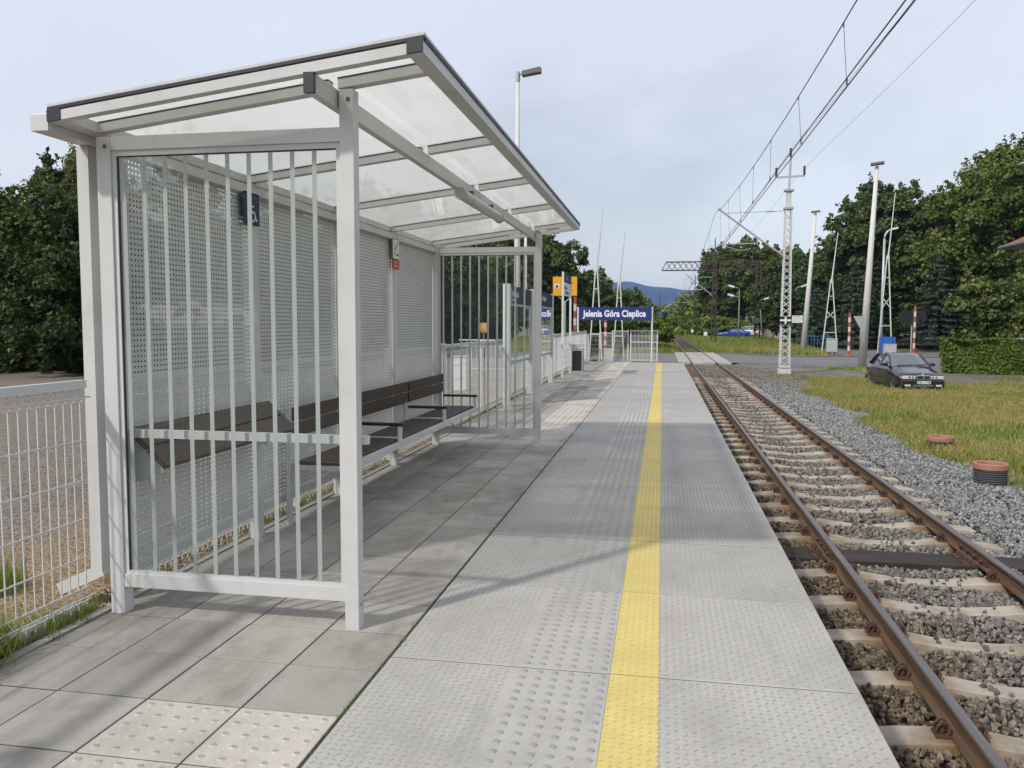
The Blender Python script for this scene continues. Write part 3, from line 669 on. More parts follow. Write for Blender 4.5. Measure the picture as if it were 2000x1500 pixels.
# ------------------------------------------------------------------ waiting shelter
SH = thing('waiting_shelter', (-2.25, 7.2, 0), 'white steel waiting shelter with milky glass roof, glass ends and perforated back wall', 'shelter')
PY = [4.0, 5.6, 7.2, 8.8, 10.4]
def zr(x): return 2.593+.122*(x+3.03)      # underside of roof frame
def screw(b, x, y, z): b.lathe((x, y, z), [(0, -.006), (.010, -.006), (.012, 0)], 8, axis='y')
def shelter():
    # end frame posts
    for (x0, x1, y0, y1, zt, pl) in ((-1.603, -1.530, 3.96, 4.035, zr(-1.57)-.012, 1), (-2.965, -2.885, 3.96, 4.04, zr(-2.93)-.03, 1), (-1.603, -1.530, 10.43, 10.505, zr(-1.57)-.012, 0), (-2.965, -2.885, 10.40, 10.48, zr(-2.93)-.03, 0)):
        b = MB(); b.box(x0, x1, y0, y1, 0, zt); part(b, 'post', 'white', SH)
        if pl:
            b = MB(); screw(b, (x0+x1)/2+.01, y0, zt-.05); 
            part(b, 'screw', 'darkmetal', SH)
    for x, y, z in ((-1.53, 3.995, .14), (-2.885, 4.0, .20)):
        b = MB(); b.lathe((x, y, z), [(0, .012), (.012, .012), (.019, 0)], 10, axis='x'); part(b, 'bolt', 'galv', SH)
    for y in PY[1:-1]:
        b = MB(); b.box(-3.0, -2.92, y-.04, y+.04, 0, 2.60); part(b, 'post', 'white', SH)
    # roof: front and rear edge beams along X, sloping; right edge and left edge beams along Y
    def sl(b, xa, xb, ya, yb, dz0, dz1, mi=0):
        b.add([(xa, ya, zr(xa)+dz0), (xb, ya, zr(xb)+dz0), (xb, yb, zr(xb)+dz0), (xa, yb, zr(xa)+dz0), (xa, ya, zr(xa)+dz1), (xb, ya, zr(xb)+dz1), (xb, yb, zr(xb)+dz1), (xa, yb, zr(xa)+dz1)],
              [(0,3,2,1),(4,5,6,7),(0,1,5,4),(1,2,6,5),(2,3,7,6),(3,0,4,7)], mi)
    b = MB(); sl(b, -2.955, -1.165, 3.69, 3.745, 0, .048); part(b, 'front_edge_beam', 'white', SH)
    b = MB(); sl(b, -2.955, -1.165, 10.875, 10.93, 0, .048); part(b, 'rear_edge_beam', 'white', SH)
    b = MB(); sl(b, -1.165, -1.09, 3.70, 10.92, 0, .052); part(b, 'side_edge_beam', 'white', SH)
    b = MB(); sl(b, -3.03, -2.955, 3.70, 10.92, 0, .052); part(b, 'side_edge_beam', 'white', SH)
    for xa, xb in ((-3.03, -2.955), (-1.165, -1.09)):
        b = MB(); sl(b, xa, xb, 3.685, 3.70, 0, .056); part(b, 'end_cap', 'rubber', SH)
    b = MB(); sl(b, -3.03, -1.09, 3.69, 3.715, .0565, .072); part(b, 'edge_seal', 'rubber', SH)
    b = MB(); sl(b, -1.105, -1.083, 3.716, 10.93, .0535, .062); part(b, 'edge_seal', 'rubber', SH)
    b = MB(); sl(b, -3.03, -1.083, 3.69, 3.75, .0725, .086); part(b, 'cover_strip', 'white', SH)
    b = MB(); sl(b, -1.13, -1.083, 3.752, 10.93, .0725, .084); part(b, 'cover_strip', 'white', SH)
    # long beam over the front posts, with a black end cap
    zb = zr(-1.6375)
    b = MB(); b.box(-1.66, -1.615, 3.70, 10.85, zb-.092, zb-.003); part(b, 'main_beam', 'white', SH)
    b = MB(); b.box(-1.663, -1.612, 3.675, 3.70, zb-.095, zb-.001); part(b, 'end_cap', 'rubber', SH)
    b = MB(); b.box(-2.965, -2.91, 4.042, 10.85, 2.515, 2.575); part(b, 'rear_beam', 'white', SH)
    # rafters with a dark seal line on top
    for y in PY:
        y = y if y < 10 else 10.42
        for xa, xb in ((-2.954, -1.662), (-1.613, -1.167)):
            b = MB(); sl(b, xa, xb, y-.03, y+.03, 0, .046); part(b, 'rafter', 'white', SH)
            b = MB(); sl(b, xa, xb, y-.033, y+.033, .0465, .0535); part(b, 'rafter_seal', 'rubber', SH)
    # milky roof sheets between the rafters
    ed = [3.75]+[5.6, 7.2, 8.8]+[10.87]
    for i in range(4):
        b = MB(); sl(b, -2.99, -1.13, ed[i]+.003, ed[i+1]-.003, .0545, .0665); part(b, 'roof_sheet', 'roofglass', SH)
    # gutter and square downpipe with its elbow
    b = MB(); b.bevbox(-3.135, -3.036, 3.70, 10.90, 2.555, 2.645, .012); part(b, 'gutter', 'white', SH)
    b = MB(); b.box(-3.155, -3.085, 4.05, 4.12, .20, 2.553); part(b, 'downpipe', 'white', SH)
    b = MB(); b.bar((-3.088, 4.085, .205), (-3.37, 4.085, .075), .068, .068); part(b, 'downpipe_elbow', 'white', SH)
    # front and far end panels: rails, glass, frosted strips
    for yy, s in ((3.985, 1), (10.46, -1)):
        xa, xb = -2.884, -1.604
        xa2 = xa if s > 0 else -2.884
        for z0, z1, dy in ((.150, .222, .022), (2.505, 2.575, .022), (.222, .240, .012), (2.475, 2.505, .012)):
            b = MB(); b.box(xa2, xb, yy-dy, yy+dy, z0, z1); part(b, 'panel_rail', 'white', SH)
        for xx in (xa2, xb-.024):
            b = MB(); b.box(xx, xx+.024, yy-.012, yy+.012, .2405, 2.4745); part(b, 'panel_stile', 'white', SH)
        b = MB(); b.box(xa2+.0245, xb-.0245, yy-.004, yy+.004, .2405, 2.4745); part(b, 'glass_pane', 'glass', SH)
        b = MB(); b.box(xa2+.0245, xa2+.030, yy-.006, yy+.006, .2405, 2.4745); b.box(xa2+.03, xb-.0245, yy-.006, yy+.006, 2.469, 2.4745); part(b, 'glass_seal', 'rubber', SH)
        n = 10
        for k in range(n):
            x = -2.835+.1195*k+.0
            b = MB(); b.box(x, x+.024, yy-.0055, yy-.0042, .2405, 2.4745); part(b, 'frosted_strip', 'frost', SH)
    b = MB(); b.box(-2.975, -1.50, 4.042, 4.075, .965, 1.01); part(b, 'hand_rail', 'white', SH)
    # perforated back wall: real punched holes, one sheet per bay
    for i in range(4):
        ya, yb = PY[i]+.045, PY[i+1]-.045
        if i == 3: yb = 10.395
        b = MB(); b.box(-2.985, -2.935, ya, yb, .175, .235); part(b, 'wall_bottom_rail', 'white', SH)
        perf_sheet(-2.955, ya, yb, .236, 2.512)
def perf_sheet(x, ya, yb, z0, z1, p=.0302, r=.0066):
    ny = int((yb-ya)/p); nz = int((z1-z0)/p); py = (yb-ya)/ny; pz = (z1-z0)/nz; n = 8
    ang = np.arange(8)*pi/4; outer = np.array([(py/2, 0), (py/2, pz/2), (0, pz/2), (-py/2, pz/2), (-py/2, 0), (-py/2, -pz/2), (0, -pz/2), (py/2, -pz/2)])
    inner = np.stack([r*np.cos(ang), r*np.sin(ang)], 1)
    cy, cz = np.meshgrid(ya+(np.arange(ny)+.5)*py, z0+(np.arange(nz)+.5)*pz); c = np.stack([cy.ravel(), cz.ravel()], 1); m = len(c)
    V = np.zeros((m, 16, 3)); V[:, :8, 1:] = c[:, None]+outer[None]; V[:, 8:, 1:] = c[:, None]+inner[None]; V[:, :, 0] = x
    base = (np.arange(m)*16)[:, None, None]; k = np.arange(8); q = np.stack([k, (k+1) % 8, 8+(k+1) % 8, 8+k], 1)
    F = (base+q[None]).reshape(-1, 4); V = V.reshape(-1, 3)
    me = bpy.data.meshes.new('perforated_sheet'); me.from_pydata((V-np.array(SH.location)).tolist(), [], F.tolist()); me.materials.append(M['white'])
    link('perforated_sheet', me, SH)
shelter()
# tube lamp hung on the main beam
t = thing('strip_light', (-1.60, 7.2, 2.62), 'long white tubular strip light fixed under the shelter roof beam', 'lamp')
b = MB(); b.tube([(-1.59, 6.44, 2.625), (-1.59, 7.96, 2.625)], .045, 14); part(b, 'lamp_housing', 'white', t, True)
b = MB(); b.tube([(-1.59, 6.40, 2.625), (-1.59, 6.44, 2.625)], .05, 14); b.tube([(-1.59, 7.96, 2.625), (-1.59, 8.0, 2.625)], .05, 14); part(b, 'end_cap', 'grey_box', t)
b = MB()
for y in (6.8, 7.6): b.box(-1.612, -1.57, y-.02, y+.02, 2.66, 2.70)
part(b, 'bracket', 'darkmetal', t)
# signs on the shelter posts
t = thing('wheelchair_sign', (-2.915, 5.53, 2.41), 'dark blue square sign with white wheelchair symbol at the top of a shelter post', 'sign')
b = MB(); b.box(-2.918, -2.910, 5.41, 5.645, 2.30, 2.525); part(b, 'sign_plate', 'dark_blue_sign', t)
def ribbon(b, pts, w, x0, x1):
    for (a, c) in zip(pts[:-1], pts[1:]): b.bar((x0, a[0], a[1]), (x0, c[0], c[1]), x1, w, up=(0, .3, 1))
b = MB(); X = -2.9095
ribbon(b, [(5.515+.055*cos(a)+.01, 2.375+.055*sin(a)) for a in np.linspace(1.9, 6.0, 12)], .012, X, .003)
ribbon(b, [(5.51, 2.46), (5.515, 2.39), (5.57, 2.388), (5.59, 2.335), (5.607, 2.335)], .015, X, .003); ribbon(b, [(5.512, 2.43), (5.56, 2.43)], .011, X, .003)
b.lathe((X, 5.508, 2.487), [(0, .001), (.014, .001), (.014, -.001)], 10, axis='x'); part(b, 'wheelchair_symbol', 'sign_white', t)
t = thing('no_smoking_sign', (-2.915, 8.77, 2.36), 'small white no smoking sign above a red plate on a shelter post', 'sign')
b = MB(); b.box(-2.918, -2.910, 8.655, 8.885, 2.298, 2.522); part(b, 'sign_border', 'black', t)
b = MB(); b.box(-2.9098, -2.9065, 8.665, 8.875, 2.305, 2.515); part(b, 'sign_plate', 'sign_white', t)
b = MB(); b.box(-2.918, -2.9075, 8.655, 8.885, 2.195, 2.292); part(b, 'red_plate', 'red', t)
b = MB(); ribbon(b, [(8.70, 2.33), (8.84, 2.50)], .012, -2.905, .002); part(b, 'slash', 'red', t)
b = MB(); ribbon(b, [(8.78, 2.35), (8.85, 2.35)], .02, -2.905, .002); ribbon(b, [(8.72, 2.40), (8.74, 2.44), (8.72, 2.47)], .008, -2.905, .002); part(b, 'cigarette', 'black', t)
text('ZAKAZ', .035, (-2.906, 8.77, 2.265), FACE_E, 'sign_white', t, extr=.0004, align='CENTER'); text('PALENIA', .035, (-2.906, 8.77, 2.225), FACE_E, 'sign_white', t, extr=.0004, align='CENTER')

# bench and leaning rest
BN = thing('bench', (-2.6, 8.2, 0), 'long slatted brown wooden bench on a white steel frame inside the shelter', 'bench')
def bench():
    y0, y1 = 5.97, 10.50
    b = MB(); b.box(-2.425, -2.385, y0, y1, .435, .487); part(b, 'front_rail', 'white', BN)
    b = MB(); b.box(-2.86, -2.82, y0+.045, y1, .435, .487); part(b, 'back_rail', 'white', BN)
    ends = [5.97, 7.33, 8.93, 10.46]
    for y in ends:
        b = MB(); b.box(-2.819, -2.426, y, y+.036, .45, .486); part(b, 'cross_rail', 'white', BN)
    for y in ends:
        b = MB(); b.box(-2.895, -2.862, y, y+.045, 0 if y < 6.5 else .40, .935); part(b, 'back_post', 'white', BN)
    for k in range(5):
        x = -2.812+k*.078
        for a, c in zip(ends[:-1], ends[1:]):
            b = MB(); b.bevbox(x, x+.068, a+.002, c+.034 if c > 10 else c-.002, .4875, .512, .004); part(b, 'seat_slat', 'wood', BN)
    for z in (.70, .825):
        for a, c in zip(ends[:-1], ends[1:]):
            b = MB(); b.box(-2.861, -2.832, a+.047, c+(-.002 if c < 10 else .04), z, z+.105); part(b, 'back_plank', 'wood', BN)
    for y in ends[1:]:
        b = MB(); b.box(-2.425, -2.392, y-.002, y+.036, .488, .632); part(b, 'arm_post', 'white', BN)
        b = MB(); b.bevbox(-2.83, -2.375, y-.008, y+.044, .633, .662, .008); part(b, 'armrest', 'armrest', BN)
    for y in (7.33, 8.93):
        b = MB(); b.box(-2.81, -2.43, y+.008, y+.026, .515, .53); part(b, 'seat_divider', 'white', BN)
bench()
LR = thing('leaning_rest', (-2.82, 4.85, .9), 'slanted dark wooden leaning rest on a white triangular bracket behind the front glass', 'leaning rest')
for (xa, za), (xb, zb) in (((-2.905, 1.005), (-2.80, .905)), ((-2.79, .90), (-2.685, .80))):
    b = MB(); b.bar(((xa+xb)/2, 4.07, (za+zb)/2), ((xa+xb)/2, 5.70, (za+zb)/2), .034, .14, up=(xa-xb, 0, za-zb)); part(b, 'plank', 'wood', LR)
for y in (4.12, 5.60):
    b = MB(); b.prism([(-2.93, .97), (-2.93, .74), (-2.88, .70), (-2.68, .775)], 'y', y, y+.006); part(b, 'bracket', 'white', LR)

# ------------------------------------------------------------------ mesh fence along the platform
FN = thing('mesh_fence', (-3.1, 15, 0), 'long low white folded wire mesh fence along the back of the platform', 'fence')
def fence_panel(L=2.5, H=1.235):
    b = MB(); P_ = .0625; prof = [(0, H), (0, 1.225), (.042, 1.195), (0, 1.165), (0, .145), (.035, .105), (0, .068), (0, .03)]
    n = int(L/P_); r = .003
    for k in range(n):
        y = .03+k*P_
        for (a, za), (c, zc) in zip(prof[:-1], prof[1:]):
            b.add([(a-r, y-r, za), (a+r, y-r, za), (a+r, y+r, za), (a-r, y+r, za), (c-r, y-r, zc), (c+r, y-r, zc), (c+r, y+r, zc), (c-r, y+r, zc)], [(0,1,5,4),(1,2,6,5),(2,3,7,6),(3,0,4,7)])
    for x, z in ((.004, 1.225), (.046, 1.195), (.004, 1.165), (.004, .955), (.004, .735), (.004, .525), (.004, .315), (.004, .145), (.039, .105), (.004, .068)):
        b.box(x, x+.007, .01, L-.01, z-.0038, z+.0038)
    return b.mesh('mesh_panel', 'white', fixn=False)
fpm = fence_panel()
b = MB(); b.box(-.02, .02, 0, 2.5, 1.24, 1.285); frm = b.mesh('top_rail', 'white')
b = MB(); b.box(-.05, .0, -.04, .04, -.1, 1.30); fpo = b.mesh('fence_post', 'white')
y = -3.4+.54
fy = [-3.53, -1.03, 1.47]+[4.20+2.5*k for k in range(12)]
for y in fy:
    if y > 32.5: break
    link('mesh_panel', fpm, FN, (0, y-15, 0)); link('top_rail', frm, FN, (0, y-15, 0))
    if y != 1.47: link('fence_post', fpo, FN, (-.03, y+2.5-15+.0, 0))
# ramp fence at the platform end and the gate
FR = thing('ramp_fence', (-3.3, 37, 0), 'white wire mesh fence panels stepping down along the ramp at the platform end', 'fence')
rp = [(-3.13, 34.7, 1.2), (-3.31, 37.6, 1.10), (-2.81, 37.75, 1.17), (-2.17, 36.85, 1.27), (-1.43, 35.5, 1.31)]
for (x, y, h) in rp[1:]:
    b = MB(); b.box(x-.03, x+.03, y-.03, y+.03, -.4, h+.02); part(b, 'fence_post', 'white', FR)
for (x, y, h), (x2, y2, h2) in zip(rp[:-1], rp[1:]):
    b = MB(); hh = min(h, h2); L_ = math.hypot(x2-x, y2-y); n = int(L_/.06)
    b.bar((x, y, hh), (x2, y2, hh), .03, .035)
    for k in range(1, n):
        a = k/n; b.bar((x+(x2-x)*a, y+(y2-y)*a, -.05), (x+(x2-x)*a, y+(y2-y)*a, hh), .006)
    for k in range(6): b.bar((x, y, .03+k*.2), (x2, y2, .03+k*.2), .008)
    part(b, 'mesh_panel', 'white', FR)
GT = thing('platform_gate', (-.7, 35.2, 0), 'white barred gate closing the platform end under the station name sign', 'gate')
for x in (-1.30, -.20):
    b = MB(); b.box(x-.03, x+.03, 35.1, 35.16, 0, 1.33); part(b, 'gate_post', 'white', GT)
for z in (.06, .82, 1.30):
    b = MB(); b.box(-1.27, -.23, 35.11, 35.15, z-.02, z+.02); part(b, 'gate_rail', 'white', GT)
for z in (.3, .56, 1.08):
    b = MB(); b.box(-1.27, -.23, 35.125, 35.135, z-.006, z+.006); part(b, 'gate_rail', 'white', GT)
for k in range(17):
    x = -1.21+k*.0575; b = MB(); b.box(x-.008, x+.008, 35.12, 35.14, .08, 1.28); part(b, 'gate_bar', 'white', GT)

# station name sign
t = thing('station_name_sign', (-1.9, 34.6, 0), 'wide blue board reading Jelenia Góra Cieplice on two white posts at the platform end', 'sign')
for x, z in ((-3.50, 0), (-.42, 0)):
    b = MB(); b.box(x-.035, x+.035, 34.62, 34.69, z, 2.29); part(b, 'sign_post', 'white', t)
b = MB(); b.box(-3.46, -.46, 34.57, 34.605, 1.735, 2.275); part(b, 'sign_board', 'blue_sign', t)
q = text('Jelenia Góra Cieplice', .38, (-1.97, 34.565, 2.0), FACE_S, 'sign_white', t, bold=.013, extr=.002, align='CENTER')
w = max(v.co.x for v in q.data.vertices)-min(v.co.x for v in q.data.vertices); cx_ = (max(v.co.x for v in q.data.vertices)+min(v.co.x for v in q.data.vertices))/2
for v in q.data.vertices: v.co.x = cx_+(v.co.x-cx_)*2.62/w

# litter bin
t = thing('litter_bin', (-2.78, 27.3, 0), 'square metal litter bin with black side panel standing by the fence', 'litter bin')
b = MB(); b.box(-2.92, -2.60, 27.05, 27.45, .02, .70)
part(b, 'inner_bin', 'black', t)
for x in (-2.935, -2.60):
    for y in (27.03, 27.45):
        b = MB(); b.box(x, x+.03, y-.015, y+.015, 0, .90); part(b, 'corner_post', 'galv', t)
for z in (0.0, .70, .87):
    b = MB(); b.box(-2.935, -2.57, 27.01, 27.026, z, z+.035); b.box(-2.935, -2.57, 27.466, 27.482, z, z+.035); b.box(-2.569, -2.555, 27.01, 27.48, z, z+.035); b.box(-2.95, -2.936, 27.01, 27.48, z, z+.035); part(b, 'frame_ring', 'galv', t)
for k in range(5):
    b = MB(); b.box(-2.592, -2.575, 27.09+k*.075, 27.12+k*.075, .04, .70); part(b, 'side_slat', 'galv', t)
b = MB(); b.box(-2.93, -2.58, 27.04, 27.45, .74, .755); part(b, 'lid', 'galv', t)
b = MB(); b.box(-2.90, -2.62, 27.02, 27.028, .76, .868); part(b, 'front_grille', 'galv', t)

# information cabinets
def cabinet(y0, y1, label, txt, zt=2.33, sub=None):
    t = thing('information_cabinet', (-2.93, (y0+y1)/2, 0), label, 'information board')
    for y, w in ((y0, .15), (y1, .08)):
        prof = [(-3.0, y), (-3.0, y+w*.7), (-2.97, y+w), (-2.89, y+w), (-2.86, y+w*.7), (-2.86, y), (-2.89, y-.02), (-2.97, y-.02)]
        b = MB(); b.prism([(p[0], p[1]) for p in prof], 'z', 0, zt+.02); part(b, 'post', 'white', t)
        b = MB(); b.box(-3.05, -2.81, y-.05, y+w+.05, .001, .015); part(b, 'foot_plate', 'galv', t)
    a, c = y0+.155, y1-.025
    b = MB(); b.box(-2.97, -2.89, a, c, zt-.34, zt); part(b, 'header_panel', 'navy', t)
    for z0_, z1_ in ((zt-.39, zt-.345), (.80, .85)):
        b = MB(); b.box(-2.97, -2.89, a, c, z0_, z1_); part(b, 'cabinet_rail', 'galv', t)
    for k in range(4):
        y = a+(c-a-.03)*k/3; b = MB(); b.box(-2.965, -2.895, y, y+.03, .851, zt-.391); part(b, 'cabinet_stile', 'galv', t)
    for k in range(3):
        ya = a+(c-a-.03)*k/3+.031; yb = a+(c-a-.03)*(k+1)/3-.001
        b = MB(); b.box(-2.905, -2.899, ya, yb, .851, zt-.391); part(b, 'glass_pane', 'cab_glass', t)
        b = MB(); b.box(-2.94, -2.935, ya+.03, yb-.03, 1.35+.1*(k % 2), zt-.45); part(b, 'poster', 'screen', t)
    text(txt, .17, (-2.8885, a+.25, zt-.15), FACE_E, 'sign_white', t, bold=.003, extr=.0008)
    if sub: text(sub, .08, (-2.8885, a+.25, zt-.27), FACE_E, 'sign_white', t, extr=.0008)
    return t
t = cabinet(15.45, 18.25, 'nearer glass information cabinet with navy header reading informacje beside the fence', 'informacje', 2.33, 'information')
b = MB(); b.box(-2.889, -2.887, 15.66, 15.80, 2.03, 2.26); part(b, 'logo_frame', 'sign_white', t)
b = MB(); b.box(-2.887, -2.885, 15.68, 15.78, 2.05, 2.24); part(b, 'logo_panel', 'navy', t)
text('i', .17, (-2.8845, 15.73, 2.14), FACE_E, 'sign_white', t, bold=.006, align='CENTER', extr=.0006)
cabinet(18.75, 21.8, 'farther glass information cabinet with navy header reading Jelenia Góra Cieplice', 'Jelenia Góra Cieplice', 2.36)
# direction board on two tall posts
t = thing('direction_board', (-2.87, 25.0, 0), 'small navy and white departures board held between two tall white posts', 'sign')
for y in (23.97, 26.0):
    b = MB(); b.box(-2.90, -2.84, y-.03, y+.03, 0, 3.1 if y < 25 else 2.55+.5); part(b, 'post', 'white', t)
b = MB(); b.box(-2.885, -2.855, 24.02, 25.95, 2.82, 3.08); part(b, 'header_panel', 'navy', t)
b = MB(); b.box(-2.885, -2.855, 24.02, 25.95, 2.42, 2.815); part(b, 'white_panel', 'sign_white', t)
text('Tor 1', .16, (-2.853, 24.7, 2.95), FACE_E, 'sign_white', t); text('← Jelenia Góra', .13, (-2.853, 24.15, 2.66), FACE_E, 'black', t); text('Szklarska Poręba →', .12, (-2.853, 24.45, 2.52), FACE_E, 'black', t)

# ------------------------------------------------------------------ lamp poles
def flood_pole(name, x, y, zb, zt, r0, r1, label, head='arm', mat='pole_conc', hx=.9, lean=0):
    t = thing(name, (x, y, zb), label, 'lamp post')
    b = MB(); b.tube([(x, y, zb-.2), (x+lean*.5, y, (zb+zt)/2), (x+lean, y, zt)], [r0, (r0+r1)/2, r1], 14); part(b, 'pole', mat, t, True)
    if head == 'arm':
        b = MB(); b.tube([(x+lean, y, zt), (x+lean, y, zt+.25)], r1*1.25, 10); b.tube([(x+lean, y, zt+.2), (x+lean+.16, y, zt+.2)], .03, 8); part(b, 'bracket', 'galv', t)
        b = MB(); b.add([(x+lean+.12, y-.12, zt+.13), (x+lean+hx, y-.12, zt+.20), (x+lean+hx, y+.12, zt+.20), (x+lean+.12, y+.12, zt+.13), (x+lean+.12, y-.12, zt+.24), (x+lean+hx, y-.12, zt+.33), (x+lean+hx, y+.12, zt+.33), (x+lean+.12, y+.12, zt+.24)], [(0,3,2,1),(4,5,6,7),(0,1,5,4),(1,2,6,5),(2,3,7,6),(3,0,4,7)])
        part(b, 'lamp_head', 'darkmetal', t)
    elif head == 'flood':
        b = MB(); b.bar((x+lean-.35, y, zt+.10), (x+lean+.35, y-.15, zt+.16), .5, .12); part(b, 'lamp_head', 'darkmetal', t)
    elif head == 'curve':
        b = MB(); b.tube([(x+lean, y, zt), (x+lean+.05, y, zt+.35), (x+lean+.25, y, zt+.65), (x+lean+.55, y, zt+.80)], r1, 8); part(b, 'arm', mat, t, True)
        b = MB(); b.bar((x+lean+.5, y, zt+.80), (x+lean+1.05, y, zt+.92), .24, .14); part(b, 'lamp_head', 'sign_white', t)
    elif head == 'curveL':
        b = MB(); b.tube([(x+lean, y, zt), (x+lean-.3, y, zt+.3), (x+lean-.8, y, zt+.42)], r1, 8); part(b, 'arm', mat, t, True)
        b = MB(); b.bar((x+lean-.75, y, zt+.42), (x+lean-1.6, y, zt+.66), .38, .26); part(b, 'lamp_head', 'sign_white', t)
    elif head == 'short':
        b = MB(); b.tube([(x+lean, y, zt), (x+lean+.2, y, zt+.25), (x+lean+.6, y, zt+.35)], r1*.8, 8); part(b, 'arm', mat, t, True)
        b = MB(); b.bar((x+lean+.55, y, zt+.35), (x+lean+1.3, y, zt+.6), .35, .2); part(b, 'lamp_head', 'sign_white', t)
    return t
flood_pole('lamp_post', -3.88, 22.0, -.15, 8.0, .105, .048, 'tall white lamp post with a flat dark lamp head rising behind the shelter', 'arm', hx=.62)
flood_pole('lamp_post', -4.98, 30.0, -.15, 5.3, .06, .05, 'shorter white pole just right of the tall lamp post behind the shelter', 'none')
flood_pole('lamp_post', 11.66, 51.45, -.92, 10.75, .24, .10, 'tallest pale concrete lamp post beside the dark parked car', 'flood', lean=.45)
flood_pole('lamp_post', 11.9, 73.8, -.9, 10.95, .26, .11, 'pale concrete flood lamp post between the lattice mast and the blue railing', 'flood', lean=.70)
flood_pole('lamp_post', 18.6, 75.6, -.9, 8.9, .14, .09, 'grey steel street lamp with curved arm beside the right barrier boom', 'curve', 'galv')
flood_pole('lamp_post', 13.9, 120, -.9, 4.7, .09, .06, 'street lamp nearest the rusty gantry column', 'short', 'pole_old', lean=-.5)
flood_pole('lamp_post', 15.3, 120, -.9, 5.6, .10, .07, 'straight street lamp by the grey wall', 'short', 'pole_old')
flood_pole('lamp_post', 10.6, 120, -.9, 5.1, .10, .08, 'leftmost of the street lamps whose white heads point left', 'curveL', 'pole_old')
flood_pole('lamp_post', 11.3, 128, -.9, 6.7, .10, .08, 'taller street lamp with white head pointing left behind the green bush', 'curveL', 'pole_old')
flood_pole('lamp_post', 16.7, 110, -.9, 6.0, .17, .13, 'thick old concrete street lamp just right of the lattice mast', 'short', 'pole_old')
flood_pole('lamp_post', -6.2, 90, -.9, 4.2, .10, .06, 'green grey street lamp above the bushes right of the name sign', 'short', 'galv')

# ------------------------------------------------------------------ catenary masts and wires
def lattice(b, x, y, z0, z1, w0, w1, n, th=.05, dth=.03):
    def c(z, i, j):
        w = w0+(w1-w0)*(z-z0)/(z1-z0); return (x+i*w/2, y+j*w/2, z)
    for i in (-1, 1):
        for j in (-1, 1): b.bar(c(z0, i, j), c(z1, i, j), th)
    zz = [z0+(z1-z0)*k/n for k in range(n+1)]
    for k in range(n):
        a, c2 = zz[k], zz[k+1]; s = 1 if k % 2 else -1
        for j in (-1, 1): b.bar(c(a, -s, j), c(c2, s, j), dth); b.bar(c(a, s, j), c(c2, -s, j), dth*.8)
        for i in (-1, 1): b.bar(c(a, i, -s), c(c2, i, s), dth)
def insulator(b, x, y, z, h=.45, n=5):
    for k in range(n): b.lathe((x, y, z+h*(k+.2)/n), [(.03, -.01), (.085, 0), (.05, .05), (.03, .055)], 10)
    b.tube([(x, y, z), (x, y, z+h)], .035, 8)
t = thing('catenary_mast', (6.2, 44, -.95), 'white lattice overhead line mast on a white concrete block beside the level crossing', 'mast')
b = MB(); b.box(5.9, 6.5, 43.7, 44.3, -1.0, -.68); part(b, 'footing', 'lattice_white', t)
b = MB(); b.box(5.93, 6.47, 43.73, 44.27, -.62, -.54); part(b, 'base_frame', 'lattice_white', t)
b = MB(); lattice(b, 6.2, 44, -.62, 7.55, .46, .28, 24, .06, .028); part(b, 'lattice_body', 'lattice_white', t)
for z in (7.4, 8.3):
    b = MB(); b.box(5.97, 6.43, 43.77, 44.23, z, z+.09); part(b, 'clamp_plate', 'galv', t)
b = MB(); b.box(6.08, 6.32, 43.88, 44.12, 7.5, 8.4); part(b, 'head_box', 'lattice_white', t)
b = MB(); b.tube([(6.2, 44, 8.4), (6.24, 44, 10.0)], .055, 10); part(b, 'head_tube', 'galv', t)
b = MB(); b.bar((5.5, 44, 9.0), (6.95, 44, 9.06), .07, .09); part(b, 'cross_arm', 'galv', t)
for x, z in ((6.24, 10.0), (5.56, 9.05), (6.92, 9.1)):
    b = MB(); insulator(b, x, 44, z); part(b, 'insulator', 'insul', t)
b = MB(); b.tube([(6.02, 44, 5.06), (5.2, 44, 5.65), (2.72, 44, 7.52)], .045, 8); part(b, 'bracket_tube', 'galv', t)
b = MB(); b.tube([(6.02, 44, 7.33), (3.0, 44, 7.27)], .02, 6); b.tube([(5.5, 44, 7.32), (5.1, 44, 7.31)], .04, 6); part(b, 'stay_rod', 'galv', t)
b = MB(); b.tube([(4.75, 44, 5.72), (2.72, 44, 5.68)], .028, 6); b.tube([(4.7, 44, 5.7), (4.75, 44, 6.02)], .02, 6); b.tube([(2.9, 44, 5.65), (3.9, 44, 5.35), (4.4, 44, 5.45)], .018, 6); part(b, 'steady_arm', 'galv', t)
t2 = thing('kilometre_sign', (6.0, 43.6, 1.78), 'black board with a white cross fixed to the white lattice mast', 'sign')
b = MB(); b.box(5.86, 6.44, 43.63, 43.66, 1.60, 1.98); part(b, 'sign_plate', 'black', t2)
b = MB(); b.box(5.88, 6.42, 43.621, 43.629, 1.745, 1.835); b.box(6.11, 6.20, 43.615, 43.6205, 1.62, 1.97); part(b, 'white_cross', 'sign_white', t2)
t2 = thing('notice_board', (6.7, 43.6, 1.85), 'white notice with grey lettering on the right of the lattice mast', 'sign')
b = MB(); b.box(6.47, 6.98, 43.63, 43.66, 1.67, 2.03); part(b, 'sign_plate', 'sign_white', t2)
text('UWAGA', .10, (6.5, 43.625, 1.97), FACE_S, 'black', t2, extr=.001); text('WŁĄCZ POSTÓJ', .065, (6.5, 43.625, 1.86), FACE_S, 'darkmetal', t2, extr=.001); text('OD 100 M DO', .065, (6.5, 43.625, 1.76), FACE_S, 'darkmetal', t2, extr=.001)
